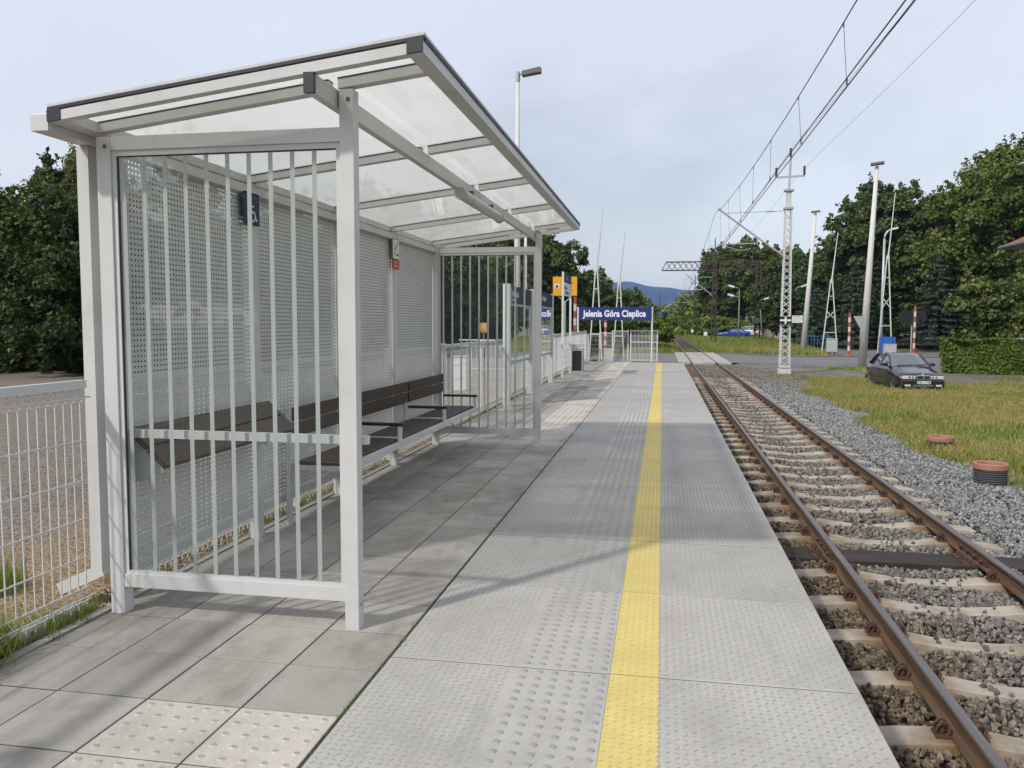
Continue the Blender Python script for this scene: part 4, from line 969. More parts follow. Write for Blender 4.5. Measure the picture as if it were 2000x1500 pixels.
def far_mast(x, y, h, label, mat='galv_dark', left=True, arms=True):
    t = thing('catenary_mast', (x, y, -.95), label, 'mast')
    b = MB(); lattice(b, x, y, -.95, h*.82-.95, .6, .35, 14, .10, .06); part(b, 'lattice_body', mat, t)
    b = MB(); b.tube([(x, y, h*.82-.95), (x, y, h-.95)], .07, 8); b.bar((x-.8, y, h-2.3), (x+.8, y, h-2.3), .09, .1); part(b, 'cross_arm', mat, t)
    b = MB(); [insulator(b, x+d, y, h-2.25+(1.2 if d == 0 else 0), .5, 4) for d in (-.8, 0, .8)]; part(b, 'insulator', 'insul', t)
    if arms:
        s = -1 if left else 1
        b = MB(); b.tube([(x, y, 4.9), (x+s*3.5, y, 7.7)], .06, 6); b.tube([(x, y, 7.3), (x+s*3.2, y, 7.3)], .03, 6); b.tube([(x+s*1.4, y, 5.8), (x+s*3.5, y, 5.7)], .04, 6); part(b, 'bracket_tube', 'galv', t)
    return t
far_mast(6.2, 104, 12.6, 'rusty overhead line mast standing in front of the gantry')
far_mast(6.2, 165, 11.8, 'dark overhead line mast right of the track, third in the row')
far_mast(5.9, 230, 11.8, 'far overhead line mast right of the track, fourth in the row')
far_mast(5.7, 300, 11.8, 'farthest overhead line mast right of the track')
far_mast(-.9, 262, 12, 'far overhead line mast standing left of the track', left=False)
t = thing('signal_gantry', (14.4, 131, -.95), 'rusty lattice gantry arm reaching over the track from a tall column', 'gantry')
b = MB(); lattice(b, 14.35, 131, -.95, 11.3, .75, .6, 18, .13, .07); part(b, 'column', 'galv_dark', t)
b = MB()
for y in (130.6, 131.4):
    b.bar((.45, y, 11.15), (14.4, y, 11.15), .13); b.bar((-.2, y, 9.85), (14.0, y, 9.85), .13); b.bar((-.2, y, 9.85), (.45, y, 11.15), .10)
    for k in range(16):
        x = .45+k*.87; s = 1 if k % 2 else 0
        b.bar((x, y, 9.85), (x+.87, y, 11.15), .06); b.bar((x, y, 11.15), (x+.87, y, 9.85), .06)
for k in range(9): b.bar((.45+k*1.7, 130.6, 11.15), (.45+k*1.7, 131.4, 11.15), .06)
part(b, 'truss_arm', 'galv_dark', t)
# wires
def zcont(y): return 5.15
def zmess(y):
    k = round((y-14)/60); c = 14+60*k; return 6.05+.00131*(y-c)**2
OL = thing('overhead_line', (2.6, 14, 5.15), 'pair of contact wires hung from a sagging carrier wire above the track', 'overhead line')
for x in (2.57, 2.665):
    b = MB(); b.tube([(x, y, zcont(y)) for y in (-30, 20, 60, 120, 200, 400)], .0105, 5); part(b, 'contact_wire', 'wire', OL)
b = MB(); b.tube([(2.57, y, zmess(y)) for y in list(range(-46, 230, 5))], .010, 5); part(b, 'carrier_wire', 'wire', OL)
for y in [9.2, 13.2, 17.3, 21.5, 25.5, 30, 35, 39.5, 49, 54, 60, 66, 72, 78, 84, 90, 96, 102]:
    x = 2.57 if int(y*2) % 2 else 2.64
    b = MB(); b.tube([(2.57, y, zmess(y)), (x, y, zcont(y)+.02)], .0045, 4); b.tube([(x, y, zcont(y)+.10), (x, y, zcont(y))], .014, 5); b.tube([(2.57, y, zmess(y)+.01), (2.57, y, zmess(y)-.06)], .012, 5); part(b, 'dropper', 'wire', OL)
b = MB(); b.bar((2.55, 8.15, 5.15), (2.69, 8.15, 5.15), .02); b.lathe((2.555, 8.15, 5.15), [(0, .03), (.024, .02), (.024, -.03)], 8); b.lathe((2.68, 8.15, 5.15), [(0, .03), (.024, .02), (.024, -.03)], 8); part(b, 'spacer', 'wire', OL)
for x, z, lab in ((6.24, 10.42, 'thin feeder wire carried by the top insulator of the white mast'), (5.56, 9.48, 'thin feeder wire carried by the left arm of the white mast'), (6.92, 9.52, 'thin feeder wire on the right arm of the white mast, rightmost in the sky')):
    b = MB(); pts = []
    for y in range(-44, 230, 6):
        k = round((y-14)/60); c = 14+60*k; pts.append((x, y, z-.55*(1-((y-c)/30)**2)))
    b.tube(pts, .0065, 4); tag(b.build('feeder_wire', 'wire'), lab, 'wire')

# ------------------------------------------------------------------ crossing equipment
def boom(x, y, zb, h, label, w=.75):
    t = thing('barrier_boom', (x, y, zb), label, 'barrier')
    z1 = zb+h*.62; b = MB()
    wx = lambda z: w*(1-(z-zb)/(z1-zb))*.5+.06
    for s in (-1, 1): b.bar((x+s*wx(zb), y, zb+.15), (x+s*.06, y, z1), .08)
    for f in (.30, .78): z = zb+(z1-zb)*f; b.bar((x-wx(z), y, z), (x+wx(z), y, z), .055)
    za, zc = zb+(z1-zb)*.48, zb+(z1-zb)*.58
    b.bar((x-wx(za), y, za), (x+wx(zc), y, zc), .055); b.bar((x+wx(za), y, za), (x-wx(zc), y, zc), .055)
    part(b, 'forked_frame', 'lattice_white', t)
    b = MB(); b.tube([(x, y, z1-.3), (x+.1, y, z1+.8), (x+.38, y, zb+h)], [.07, .05, .03], 8); part(b, 'boom_tip', 'lattice_white', t)
    return t
boom(13.45, 70.6, -.92, 9.9, 'raised white lattice barrier boom beside the grey equipment cabinet', 1.1)
boom(17.6, 70.3, -.92, 12.9, 'raised white lattice barrier boom behind the dark parked car', .95)
boom(-4.3, 54.2, -.92, 9.9, 'raised white lattice barrier boom behind the left part of the name sign', .72)
boom(-3.0, 58, -.92, 8.9, 'raised white lattice barrier boom behind the middle of the name sign', .62)
def striped(x, y, zb, h, label, bands=9):
    t = thing('striped_post', (x, y, zb), label, 'post'); hh = h/bands
    for k in range(bands):
        b = MB(); b.tube([(x, y, zb+k*hh), (x, y, zb+(k+1)*hh)], .105, 12); part(b, 'white_band' if k % 2 else 'red_band', 'faded_white' if k % 2 else 'faded_red', t, False)
    b = MB(); b.lathe((x, y, zb), [(.35, 0), (.3, .08), (.13, .14)], 12); part(b, 'base_plate', 'red', t)
    return t
striped(14.8, 69.9, -.92, 3.45, 'red and white striped post left of the tall concrete lamp post')
striped(21.4, 76.0, -.92, 4.1, 'red and white striped post standing behind the left end of the hedge')
striped(-5.75, 55, -.92, 4.3, 'red and white striped post just left of the blue name board')
striped(-4.05, 60, -.92, 2.9, 'red and white striped post seen below the blue name board')
def cab(x, y, zb, w, d, h, label, mat='grey_box', legs=.28):
    t = thing('equipment_cabinet', (x, y, zb), label, 'cabinet')
    b = MB(); b.bevbox(x-w/2, x+w/2, y-d/2, y+d/2, zb+legs, zb+h-.03, .015); part(b, 'cabinet_body', mat, t)
    b = MB(); b.bevbox(x-w/2-.03, x+w/2+.03, y-d/2-.03, y+d/2+.03, zb+h-.028, zb+h+.02, .02); part(b, 'lid', mat, t)
    b = MB(); b.box(x-w/2+.04, x+w/2-.04, y-d/2-.012, y-d/2-.001, zb+legs+.06, zb+h-.08); part(b, 'door', mat, t)
    for s in (-1, 1):
        b = MB(); b.box(x+s*w*.3-.05, x+s*w*.3+.05, y-.1, y+.1, zb, zb+legs); part(b, 'leg', 'black', t)
cab(13.5, 70.0, -.92, .80, .5, 1.35, 'pale grey equipment cabinet on dark legs at the foot of a barrier boom')
cab(-2.9, 45.5, -.9, .45, .4, 1.1, 'pale grey equipment cabinet seen through the ramp fence mesh')
cab(17.75, 69.4, -.92, .9, .5, .95, 'light blue grey cabinet behind the roof of the dark car', 'grey_box', .1)
t = thing('blue_barrier_drive', (17.7, 69.9, -.92), 'bright blue barrier drive housing behind the dark parked car', 'barrier drive')
for s in (-1, 1):
    b = MB(); b.box(17.7+s*.48-.1, 17.7+s*.48+.1, 69.8, 70.1, -.92, .6); part(b, 'upright', 'blue_paint', t)
b = MB(); b.box(17.35, 18.05, 69.85, 70.05, .05, .62); part(b, 'housing', 'blue_paint', t)
t = thing('blue_railing', (13.0, 78, -.9), 'short blue barred railing right of the flood lamp post', 'railing')
for k in range(9):
    b = MB(); b.box(12.1+k*.27, 12.15+k*.27, 76, 76.05, -.9, .55); part(b, 'bar', 'teal', t)
for z in (-.7, .5):
    b = MB(); b.box(12.0, 14.4, 76.051, 76.09, z, z+.07); part(b, 'rail', 'teal', t)
b = MB(); b.box(14.28, 14.42, 75.9, 76.0, -.9, .65); part(b, 'end_post', 'teal', t)
t = thing('give_way_sign', (15.55, 69.5, -.9), 'grey back of a triangular give way sign next to the striped post', 'sign')
b = MB(); b.prism([(14.95, 2.25), (16.15, 2.25), (15.55, 1.2)], 'y', 69.4, 69.42); part(b, 'sign_plate', 'galv', t)
b = MB(); b.tube([(15.55, 69.46, -.9), (15.55, 69.46, 2.2)], .04, 8); part(b, 'pole', 'galv', t)
t = thing('signal_board', (21.55, 77, -.9), 'black elongated crossing signal board behind the striped post', 'signal')
pts = [(21.5+sx_*a, 2.2+b_) for sx_, a, b_ in ((-1, 1.15, -.2), (-1, .85, -.58), (1, .85, -.58), (1, 1.15, -.2), (1, 1.15, .2), (1, .85, .58), (-1, .85, .58), (-1, 1.15, .2))]
b = MB(); b.prism(pts, 'y', 77, 77.08); part(b, 'backing_board', 'black', t)
b = MB(); b.tube([(21.5, 77.2, -.9), (21.5, 77.2, 2.4)], .06, 8); part(b, 'pole', 'galv', t)
t = thing('level_crossing_warning_sign', (-6.8, 58, -.9), 'amber rectangular warning sign with a small white triangle panel behind the direction board', 'sign')
b = MB(); b.box(-7.66, -5.95, 58, 58.04, 3.55, 4.88); part(b, 'sign_plate', 'amber', t)
b = MB(); b.box(-7.54, -7.19, 57.99, 57.998, 4.08, 4.38); part(b, 'symbol_panel', 'sign_white', t)
b = MB(); b.prism([(-7.50, 4.12), (-7.23, 4.12), (-7.365, 4.36)], 'y', 57.984, 57.989); part(b, 'triangle_symbol', 'black', t)
text('UWAGA', .22, (-7.05, 57.99, 4.45), FACE_S, 'black', t, extr=.001); text('POCIĄG', .2, (-7.05, 57.99, 4.15), FACE_S, 'black', t, extr=.001)
b = MB(); b.tube([(-6.8, 58.1, -.9), (-6.8, 58.1, 3.1)], .07, 8); b.tube([(-6.8, 58.1, 3.1), (-7.4, 58.1, 3.6)], .03, 6); b.tube([(-6.8, 58.1, 3.1), (-6.2, 58.1, 3.6)], .03, 6); part(b, 'pole', 'galv', t)
t = thing('works_sign', (-11, 50, -.2), 'small orange arrow shaped roadworks sign among the trees behind the fence', 'sign')
b = MB(); b.prism([(-11.33, 1.32), (-11.1, 1.62), (-10.72, 1.62), (-10.72, 1.02), (-11.1, 1.02)], 'y', 50, 50.05); part(b, 'sign_plate', 'amber', t)
b = MB(); b.box(-11.02, -10.8, 49.985, 49.995, 1.12, 1.52); part(b, 'symbol_panel', 'cream', t)
b = MB(); b.box(-10.98, -10.9, 50.06, 50.12, -.3, 1.2); part(b, 'post', 'galv', t)
t = thing('white_railing', (-5, 26, -.15), 'white tubular railing beyond the platform fence', 'railing')
for k in range(14):
    b = MB(); b.tube([(-6.4+k*.16, 26, -.15), (-6.4+k*.16, 26, 1.02)], .012, 5); part(b, 'bar', 'white', t)
for z in (.12, 1.05, .85):
    b = MB(); b.tube([(-6.5, 26, z), (-4.2, 26, z)], .022, 6); part(b, 'rail', 'white', t)
t = thing('equipment_cabinet', (-5.0, 21, -.15), 'white utility cabinet in the yard beyond the platform fence', 'cabinet')
b = MB(); b.bevbox(-5.35, -5.0, 20.7, 21.0, -.15, .72, .02); part(b, 'cabinet_body', 'sign_white', t)
b = MB(); b.bevbox(-5.38, -4.97, 20.67, 21.03, .721, .75, .01); part(b, 'lid', 'grey_box', t)
t = thing('manhole_shaft', (5.2, 14.1, -.97), 'nearer taller plastic drain shaft with terracotta rim and black ribs standing in ballast', 'drain shaft')
def shaft(t, x, y, zb, h, r=.25):
    prof = [(r-.03, 0)]; n = max(2, int((h-.09)/.035))
    for k in range(n):
        z = k*(h-.09)/n; s = (h-.09)/n; prof += [(r-.028, z+.001), (r-.002, z+s*.3), (r-.002, z+s*.65), (r-.028, z+s*.95)]
    b = MB(); b.lathe((x, y, zb), prof, 30); b.lathe((x, y, zb+h-.09), [(0, -.12), (r-.05, -.12)], 30); part(b, 'ribbed_pipe', 'pipe_grey', t)
    b = MB(); b.lathe((x, y, zb+h-.09), [(r-.06, -.12), (r-.055, .08), (r-.04, .09), (r+.0, .09), (r+.008, .075), (r+.008, 0), (r-.02, 0)], 30); part(b, 'rim', 'terracotta', t)
shaft(t, 5.2, 14.15, -1.02, .42)
t = thing('manhole_shaft', (5.6, 17.8, -.97), 'farther lower plastic drain shaft with terracotta rim at the grass edge', 'drain shaft'); shaft(t, 5.6, 17.85, -1.02, .36)
# little white track markers far along the line
for x, y, lab in ((5.05, 100, 'small white square marker board right of the far track, nearer one'), (4.9, 140, 'small white square marker board right of the far track, farther one'), (.9, 118, 'small white marker post left of the far track')):
    t = thing('track_marker', (x, y, -.95), lab, 'marker')
    b = MB(); b.box(x-.05, x+.05, y, y+.06, -.95, .45); part(b, 'stake', 'darkmetal', t)
    b = MB(); b.box(x-.2, x+.2, y-.04, y-.005, .2, .65); part(b, 'marker_plate', 'sign_white', t)
# grey wall by the side road
t = thing('concrete_wall', (20, 150, -.9), 'weathered concrete wall panels along the side road by the trees', 'wall')
for k in range(14):
    x = 17.3+k*.55; y = 178-k*5.2; b = MB(); b.bar((x, y, .0), (x+.54, y-5.1, .0), .18, 2.6); part(b, 'wall_panel', 'wall_render', t)
# corner of the station building roof at the right edge
t = thing('station_building', (24, 36, -.9), 'corner of a building with red tiled roof and dark gutter at the right edge', 'building')
def bld():
    x0, y0, x1, y1 = 16.95, 26, 30, 46.0
    b = MB(); b.box(x0+1.5, x1, y0+1.6, y1-1.5, -.9, 5.3); part(b, 'wall', 'wall_render', t)
    b = MB(); b.add([(x0, y0, 5.52), (x1, y0, 5.52), (x1, y1, 5.52), (x0, y1, 5.52), (x0+5, y0+5, 8.3), (x1, y0+5, 8.3), (x1, y1-5, 8.3), (x0+5, y1-5, 8.3)], [(0,1,5,4),(0,4,7,3),(4,5,6,7),(3,7,6,2)]); part(b, 'roof', 'roof_tile', t)
    b = MB(); b.box(x0+.02, x1, y0+.02, y1-.02, 5.42, 5.51); part(b, 'soffit', 'black', t)
    b = MB(); b.tube([(x0-.12, y1+.12, 5.50), (x1, y1+.12, 5.50)], .09, 10); b.tube([(x0-.12, y0-.12, 5.50), (x0-.12, y1, 5.50)], .09, 10); part(b, 'gutter', 'darkmetal', t)
    for k in range(24):   # pantile courses on the slope facing the track
        s = k/24; xx = x0+5*s; zz = 5.54+2.78*s
        b = MB(); b.bar((xx, y0+5*s, zz+.02), (xx, y1-5*s, zz+.02), .22, .045, up=(-.5, 0, 1)); part(b, 'tile_course', 'roof_tile', t)
    for y in (34, 38, 42):
        f = MB(); f.box(x0+1.44, x0+1.5, y, y+1.2, 1.0, 2.6); part(f, 'window', 'car_glass', t)
bld()

# ------------------------------------------------------------------ cars
def car(x, y, z, rz, body, label, L_=4.43, Wd=1.70, H=1.39, wagon=False, plate=None, grille=True):
    t = thing('parked_car', (x, y, z), label, 'car', rz=rz)
    # local frame: front at y=0, rear at y=+L, x centred
    sc = L_/4.43; w = Wd/2; h = H/1.39
    def Pp(b, name, mat, smooth=False, par=None): return b.build(name, mat, par or t, smooth=smooth)
    #  y, half width factor, sill z, belt half, top z
    st = [(0.0, .86, .33, .55), (.06, .93, .20, .64), (.30, .985, .18, .70), (.62, 1.0, .18, .755), (1.25, 1.0, .18, .875), (1.35, 1.0, .18, .90), (2.2, 1.0, .18, .925), (3.3, 1.0, .19, .94), (3.62, .99, .20, .945), (4.1, .975, .24, .925), (4.36, .93, .30, .88), (4.43, .87, .40, .80)]
    V = []; F = []
    for yy, fw, zs, zt in st:
        ww = w*fw; yy *= sc; zs *= h; zt *= h
        V += [(-ww*.90, yy, zs), (-ww*.985, yy, zs+.08), (-ww, yy, (zs*.45+zt*.55)), (-ww*.965, yy, zt-.07), (-ww*.86, yy, zt-.005), (-ww*.45, yy, zt+.022), (0, yy, zt+.03),
              (ww*.45, yy, zt+.022), (ww*.86, yy, zt-.005), (ww*.965, yy, zt-.07), (ww, yy, (zs*.45+zt*.55)), (ww*.985, yy, zs+.08), (ww*.90, yy, zs)]
    m = 13
    for i in range(len(st)-1):
        for k in range(m-1): F.append((i*m+k, i*m+k+1, (i+1)*m+k+1, (i+1)*m+k))
        F.append((i*m, (i+1)*m, (i+1)*m+m-1, i*m+m-1))
    F += [tuple(range(m)), tuple((len(st)-1)*m+k for k in range(m))]
    b = MB(); b.add(V, F); bo = Pp(b, 'body', body, True)
    # greenhouse
    if wagon: gs = [(1.22, .90, .90), (1.75, .78, 1.30), (2.1, .75, 1.40), (3.2, .75, 1.42), (4.0, .76, 1.36), (4.38, .86, .92)]
    else: gs = [(1.30, .88, .915), (1.98, .72, 1.315), (2.25, .69, 1.375), (2.95, .69, 1.37), (3.2, .71, 1.33), (3.78, .86, .955)]
    gl = MB(); 
    def ring(yy, tw, zt):
        return [(-w*.93, yy*sc, .90*h), (-w*tw, yy*sc, (zt-.03)*h), (-w*tw*.6, yy*sc, zt*h), (w*tw*.6, yy*sc, zt*h), (w*tw, yy*sc, (zt-.03)*h), (w*.93, yy*sc, .90*h)]
    Rg = [ring(*g_) for g_ in gs]
    rf = MB(); gb = MB()
    for i in range(len(Rg)-1):
        a, c = Rg[i], Rg[i+1]
        for k in range(5):
            q = [a[k], a[k+1], c[k+1], c[k]]
            top = k in (1, 2, 3); end = i in (0, len(Rg)-2)
            (gb if (not top or end) else rf).add(q, [(0, 1, 2, 3)])
    Pp(gb, 'glazing', 'car_glass', False); Pp(rf, 'roof', body, True)
    # pillars
    pb = MB()
    for s in (-1, 1):
        pl = [(gs[0][0], .92, .90), (gs[1][0], gs[1][1]*1.0+.01, gs[1][2]-.025)]
        pb.bar((s*w*.93, gs[0][0]*sc, .905*h), (s*w*(gs[1][1]+.01), gs[1][0]*sc, (gs[1][2]-.02)*h), .06, .05)
        pb.bar((s*w*.945, 2.52*sc, .90*h), (s*w*.71, 2.5*sc, 1.345*h), .09, .04)
        pb.bar((s*w*.93, gs[-1][0]*sc, .93*h), (s*w*(gs[-2][1]+.01), gs[-2][0]*sc, (gs[-2][2]-.02)*h), .12, .07)
        pb.bar((s*w*(gs[1][1]+.005), gs[1][0]*sc, (gs[1][2]-.02)*h), (s*w*(gs[-2][1]+.005), gs[-2][0]*sc, (gs[-2][2]-.02)*h), .05, .05)
    Pp(pb, 'pillar', body)
    # doors: shut lines and handles
    for s in (-1, 1):
        for ya, yb in ((1.45, 2.50), (2.53, 3.42)):
            b = MB(); xx = s*(w*1.0+.002)
            b.prism([(ya*sc, .30*h), (yb*sc, .30*h), (yb*sc, .78*h), (ya*sc, .78*h)], 'x', min(xx, xx-s*.012), max(xx, xx-s*.012)); d = Pp(b, 'door', body)
            b = MB(); b.box(min(s*(w+.001), s*(w+.022)), max(s*(w+.001), s*(w+.022)), (yb-.24)*sc, (yb-.08)*sc, .72*h, .745*h); Pp(b, 'handle', 'black', par=d)
        b = MB(); xx = s*(w+.004); b.box(min(xx, xx+s*.014), max(xx, xx+s*.014), .75, 3.6*sc, .42*h, .47*h); Pp(b, 'side_trim', 'car_lower')
        b = MB(); b.box(min(s*w*.97, s*(w+.0035)), max(s*w*.97, s*(w+.0035)), 1.05*sc, 3.25*sc, .17*h, .30*h); Pp(b, 'sill', 'car_lower')
        b = MB(); b.bevbox(min(s*(w-.03), s*(w+.17)), max(s*(w-.03), s*(w+.17)), 1.50*sc, 1.62*sc, .90*h, 1.02*h, .03); Pp(b, 'mirror', 'black')
    # wheels and dark arches
    for yy in (.76, 3.46):
        for s in (-1, 1):
            b = MB(); b.lathe((s*(w-.004), yy*sc, .31), [(.0, s*.002), (.345, s*.002), (.352, -s*.02)], 24, axis='x'); Pp(b, 'wheel_arch', 'black')
            xx = s*(w-.20); b = MB(); b.lathe((xx, yy*sc, .30), [(.20, s*.20), (.27, s*.206), (.30, s*.18), (.30, s*.02), (.27, 0), (0, 0)], 24, axis='x'); wh = Pp(b, 'wheel', 'tyre', True)
            b = MB(); b.lathe((xx, yy*sc, .30), [(0, s*.185), (.05, s*.185), (.06, s*.16)], 16, axis='x')
            b.lathe((xx, yy*sc, .30), [(.17, s*.15), (.185, s*.203), (.205, s*.207)], 24, axis='x')
            for k in range(7):
                a = k*2*pi/7; b.bar((xx+s*.175, yy*sc+.05*cos(a), .30+.05*sin(a)), (xx+s*.185, yy*sc+.185*cos(a), .30+.185*sin(a)), .035, .03)
            Pp(b, 'rim', 'galv', par=wh)
    # front end
    b = MB(); b.bevbox(-w*.93, w*.93, -.07, .12, .22*h, .475*h, .03); Pp(b, 'front_bumper', body if grille else 'car_lower', False)
    b = MB(); b.bevbox(-w*.93, w*.93, L_-.12, L_+.06, .28*h, .52*h, .03); Pp(b, 'rear_bumper', body)
    for s in (-1, 1):
        xa, xb = s*.27, s*w*.90
        b = MB(); b.bevbox(min(xa, xb), max(xa, xb), -.018, .20, .515*h, .625*h, .01); hl = Pp(b, 'headlight', 'lamp_glass')
        b = MB(); [b.lathe((s*q, -.0185, .568*h), [(.012, -.004), (.038, -.004), (.044, 0)], 12, axis='y') for q in (.36, .48)]; Pp(b, 'lens_ring', 'darkmetal', par=hl)
        b = MB(); b.box(min(xa, xb)-.01, max(xa, xb)+.01, -.008, .19, .626*h, .645*h); Pp(b, 'headlight_brow', 'black')
        b = MB(); b.box(min(s*.45, s*.66), max(s*.45, s*.66), -.078, -.065, .245*h, .31*h); Pp(b, 'fog_light', 'lamp_glass')
        b = MB(); b.box(min(s*w*.905, s*w*.955), max(s*w*.905, s*w*.955), .03, .16, .52*h, .61*h); Pp(b, 'indicator', 'indicator')
        b = MB(); b.box(min(s*.45, s*w*.86), max(s*.45, s*w*.86), L_-.01, L_+.012, .60*h, .76*h); Pp(b, 'tail_light', 'red')
        if grille:
            b = MB(); b.bevbox(min(s*.010, s*.235), max(s*.010, s*.235), -.086, .06, .495*h, .645*h, .015); gr = Pp(b, 'grille', 'chrome')
            b = MB(); b.box(min(s*.035, s*.21), max(s*.035, s*.21), -.092, -.0865, .517*h, .618*h); Pp(b, 'grille_mesh', 'black', par=gr)
    if grille:
        b = MB(); b.lathe((0, .012, .665*h), [(0, -.03), (.035, -.03), (.04, 0)], 14, axis='y'); Pp(b, 'badge', 'sign_white')
        b = MB(); b.lathe((0, .012, .665*h), [(0, -.033), (.022, -.033), (.022, -.030)], 4, axis='y'); Pp(b, 'badge_centre', 'blue_sign')
        b = MB(); b.box(-.36, .36, -.074, -.0705, .235*h, .30*h); Pp(b, 'lower_grille', 'darkmetal')
    if plate:
        b = MB(); b.box(-.26, .26, -.088, -.0785, .335*h, .445*h); pl_ = Pp(b, 'number_plate', 'sign_white')
        b = MB(); b.box(-.26, -.215, -.0895, -.0882, .335*h, .445*h); Pp(b, 'plate_band', 'blue_sign', par=pl_)
        cu = bpy.data.curves.new('plate_text', 'FONT'); cu.body = plate; cu.size = .115; cu.align_x = 'CENTER'; cu.align_y = 'CENTER'; cu.offset = .002
        o = bpy.data.objects.new('plate_text', cu); COL.objects.link(o); me = bpy.data.meshes.new_from_object(o.evaluated_get(bpy.context.evaluated_depsgraph_get())); bpy.data.objects.remove(o)
        me.transform(Matrix.Translation((.02, -.0895, .388*h)) @ FACE_S); me.materials.clear(); me.materials.append(M['black']); link('plate_lettering', me, pl_)
    # wipers
    b = MB(); b.bar((-.5, 1.30*sc, .945*h), (.1, 1.36*sc, .965*h), .02, .02); b.bar((.1, 1.30*sc, .945*h), (.62, 1.38*sc, .975*h), .02, .02); Pp(b, 'wiper', 'black')
    return t
dk = car(9.62, 32.9, -.965, R(3.5), 'car_black', 'dark saloon car with round badge and double grille parked on the grass', L_=4.45, Wd=1.62, H=1.44, plate='DJE 3Y48')
car(9.35, 144.0, -.70, R(-97), 'car_blue', 'bright blue hatchback parked side on beyond the crossing', L_=5.3, Wd=1.9, H=1.55, grille=False, wagon=False)
car(12.4, 150.0, -.70, R(-95), 'car_white', 'white estate car parked behind the blue hatchback', L_=4.6, Wd=1.8, H=1.95, grille=False, wagon=True)
car(17.6, 178.0, -.6, R(20), 'car_lower', 'small dark car far off at the end of the grey wall', L_=4.4, Wd=1.75, H=1.5, grille=False)

# ------------------------------------------------------------------ foliage
def leaf_mesh(name, C, N, size, mat, aspect=.62, fold=.25, tone=None):
    """C centres, N facing directions; every leaf is a small folded rhombus"""
    n = len(C); N = N/np.maximum(np.linalg.norm(N, axis=1), 1e-6)[:, None]
    r = rng.normal(size=(n, 3)); U = np.cross(N, r); U /= np.maximum(np.linalg.norm(U, axis=1), 1e-6)[:, None]; V = np.cross(N, U)
    s = (size*rng.uniform(.6, 1.3, n))[:, None]
    a = C+U*s; c = C-U*s; b = C+V*s*aspect+N*s*fold; d = C-V*s*aspect+N*s*fold
    P = np.stack([a, b, c, d], 1).reshape(-1, 3).astype(np.float32)
    me = bpy.data.meshes.new(name); me.vertices.add(4*n); me.vertices.foreach_set('co', P.ravel())
    idx = (np.arange(n)*4)[:, None]+np.array([0, 1, 2, 0, 2, 3])[None]; idx = idx.reshape(-1).astype(np.int32)
    me.loops.add(6*n); me.loops.foreach_set('vertex_index', idx); me.polygons.add(2*n)
    me.polygons.foreach_set('loop_start', np.arange(0, 6*n, 3, dtype=np.int32)); me.update(calc_edges=True); me.materials.append(M[mat])
    tn = (np.zeros(n)+.5 if tone is None else tone)+rng.normal(0, .13, n); at = me.attributes.new('tone', 'FLOAT', 'FACE'); at.data.foreach_set('value', np.repeat(np.clip(tn, 0, 1), 2).astype(np.float32)); return me
def crown_pts(n, rad, lobes=26, flat=.55, seed=0, lobe_r=(.26, .42), bottom=-.75):
    """leaf positions on many overlapping clumps that fill a crown of radii rad"""
    r = np.random.default_rng(seed); L_ = []
    while len(L_) < lobes:
        p = r.normal(size=3); p /= np.linalg.norm(p); p *= r.uniform(.35, .92)**.6
        if p[2] > bottom: L_.append(p)
    L_ = np.array(L_); lr = r.uniform(*lobe_r, lobes)
    k = r.integers(0, lobes, n); d = r.normal(size=(n, 3)); d /= np.linalg.norm(d, axis=1)[:, None]
    d[:, 2] = np.where(d[:, 2] < -.3, -d[:, 2]*r.uniform(.2, 1, n), d[:, 2])
    rr = lr[k]*r.uniform(.55, 1.08, n)
    p = L_[k]+d*rr[:, None]*np.array([1, 1, flat+.2]); nrm = d+r.normal(size=(n, 3))*.55+np.array([0, 0, .35])
    q = r.uniform(size=n) < .22
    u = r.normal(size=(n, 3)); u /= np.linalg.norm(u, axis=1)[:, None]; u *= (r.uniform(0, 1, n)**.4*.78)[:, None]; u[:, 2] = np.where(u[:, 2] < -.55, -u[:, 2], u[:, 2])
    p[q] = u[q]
    tone = np.clip(r.normal(.5, .17, lobes)[k]+.12*p[:, 2], .05, .95); tone[q] -= .2  # crown shade painted into the tone: inner leaves darker, upper ones lighter
    m = int(n*.10); ns = max(120, lobes*3); si = r.integers(0, ns, m)          # ragged shoots beyond the clumps
    sk = r.integers(0, lobes, ns); sd_ = L_[sk]/np.linalg.norm(L_[sk], axis=1)[:, None]+r.normal(0, .5, (ns, 3))+np.array([0, 0, .35]); sd_ /= np.linalg.norm(sd_, axis=1)[:, None]
    sl_ = r.uniform(.03, .11, ns); tt = r.uniform(0, 1, m); base = L_[sk]+sd_*lr[sk][:, None]*.9
    p[:m] = base[si]+sd_[si]*(sl_[si]*tt)[:, None]+r.normal(0, .018, (m, 3)); nrm[:m] = r.normal(size=(m, 3))+np.array([0, 0, .5]); tone[:m] = np.clip(tone[:m]+.1, 0, 1)
    crown_pts.tone = tone
    return p*np.array(rad), nrm, L_*np.array(rad)
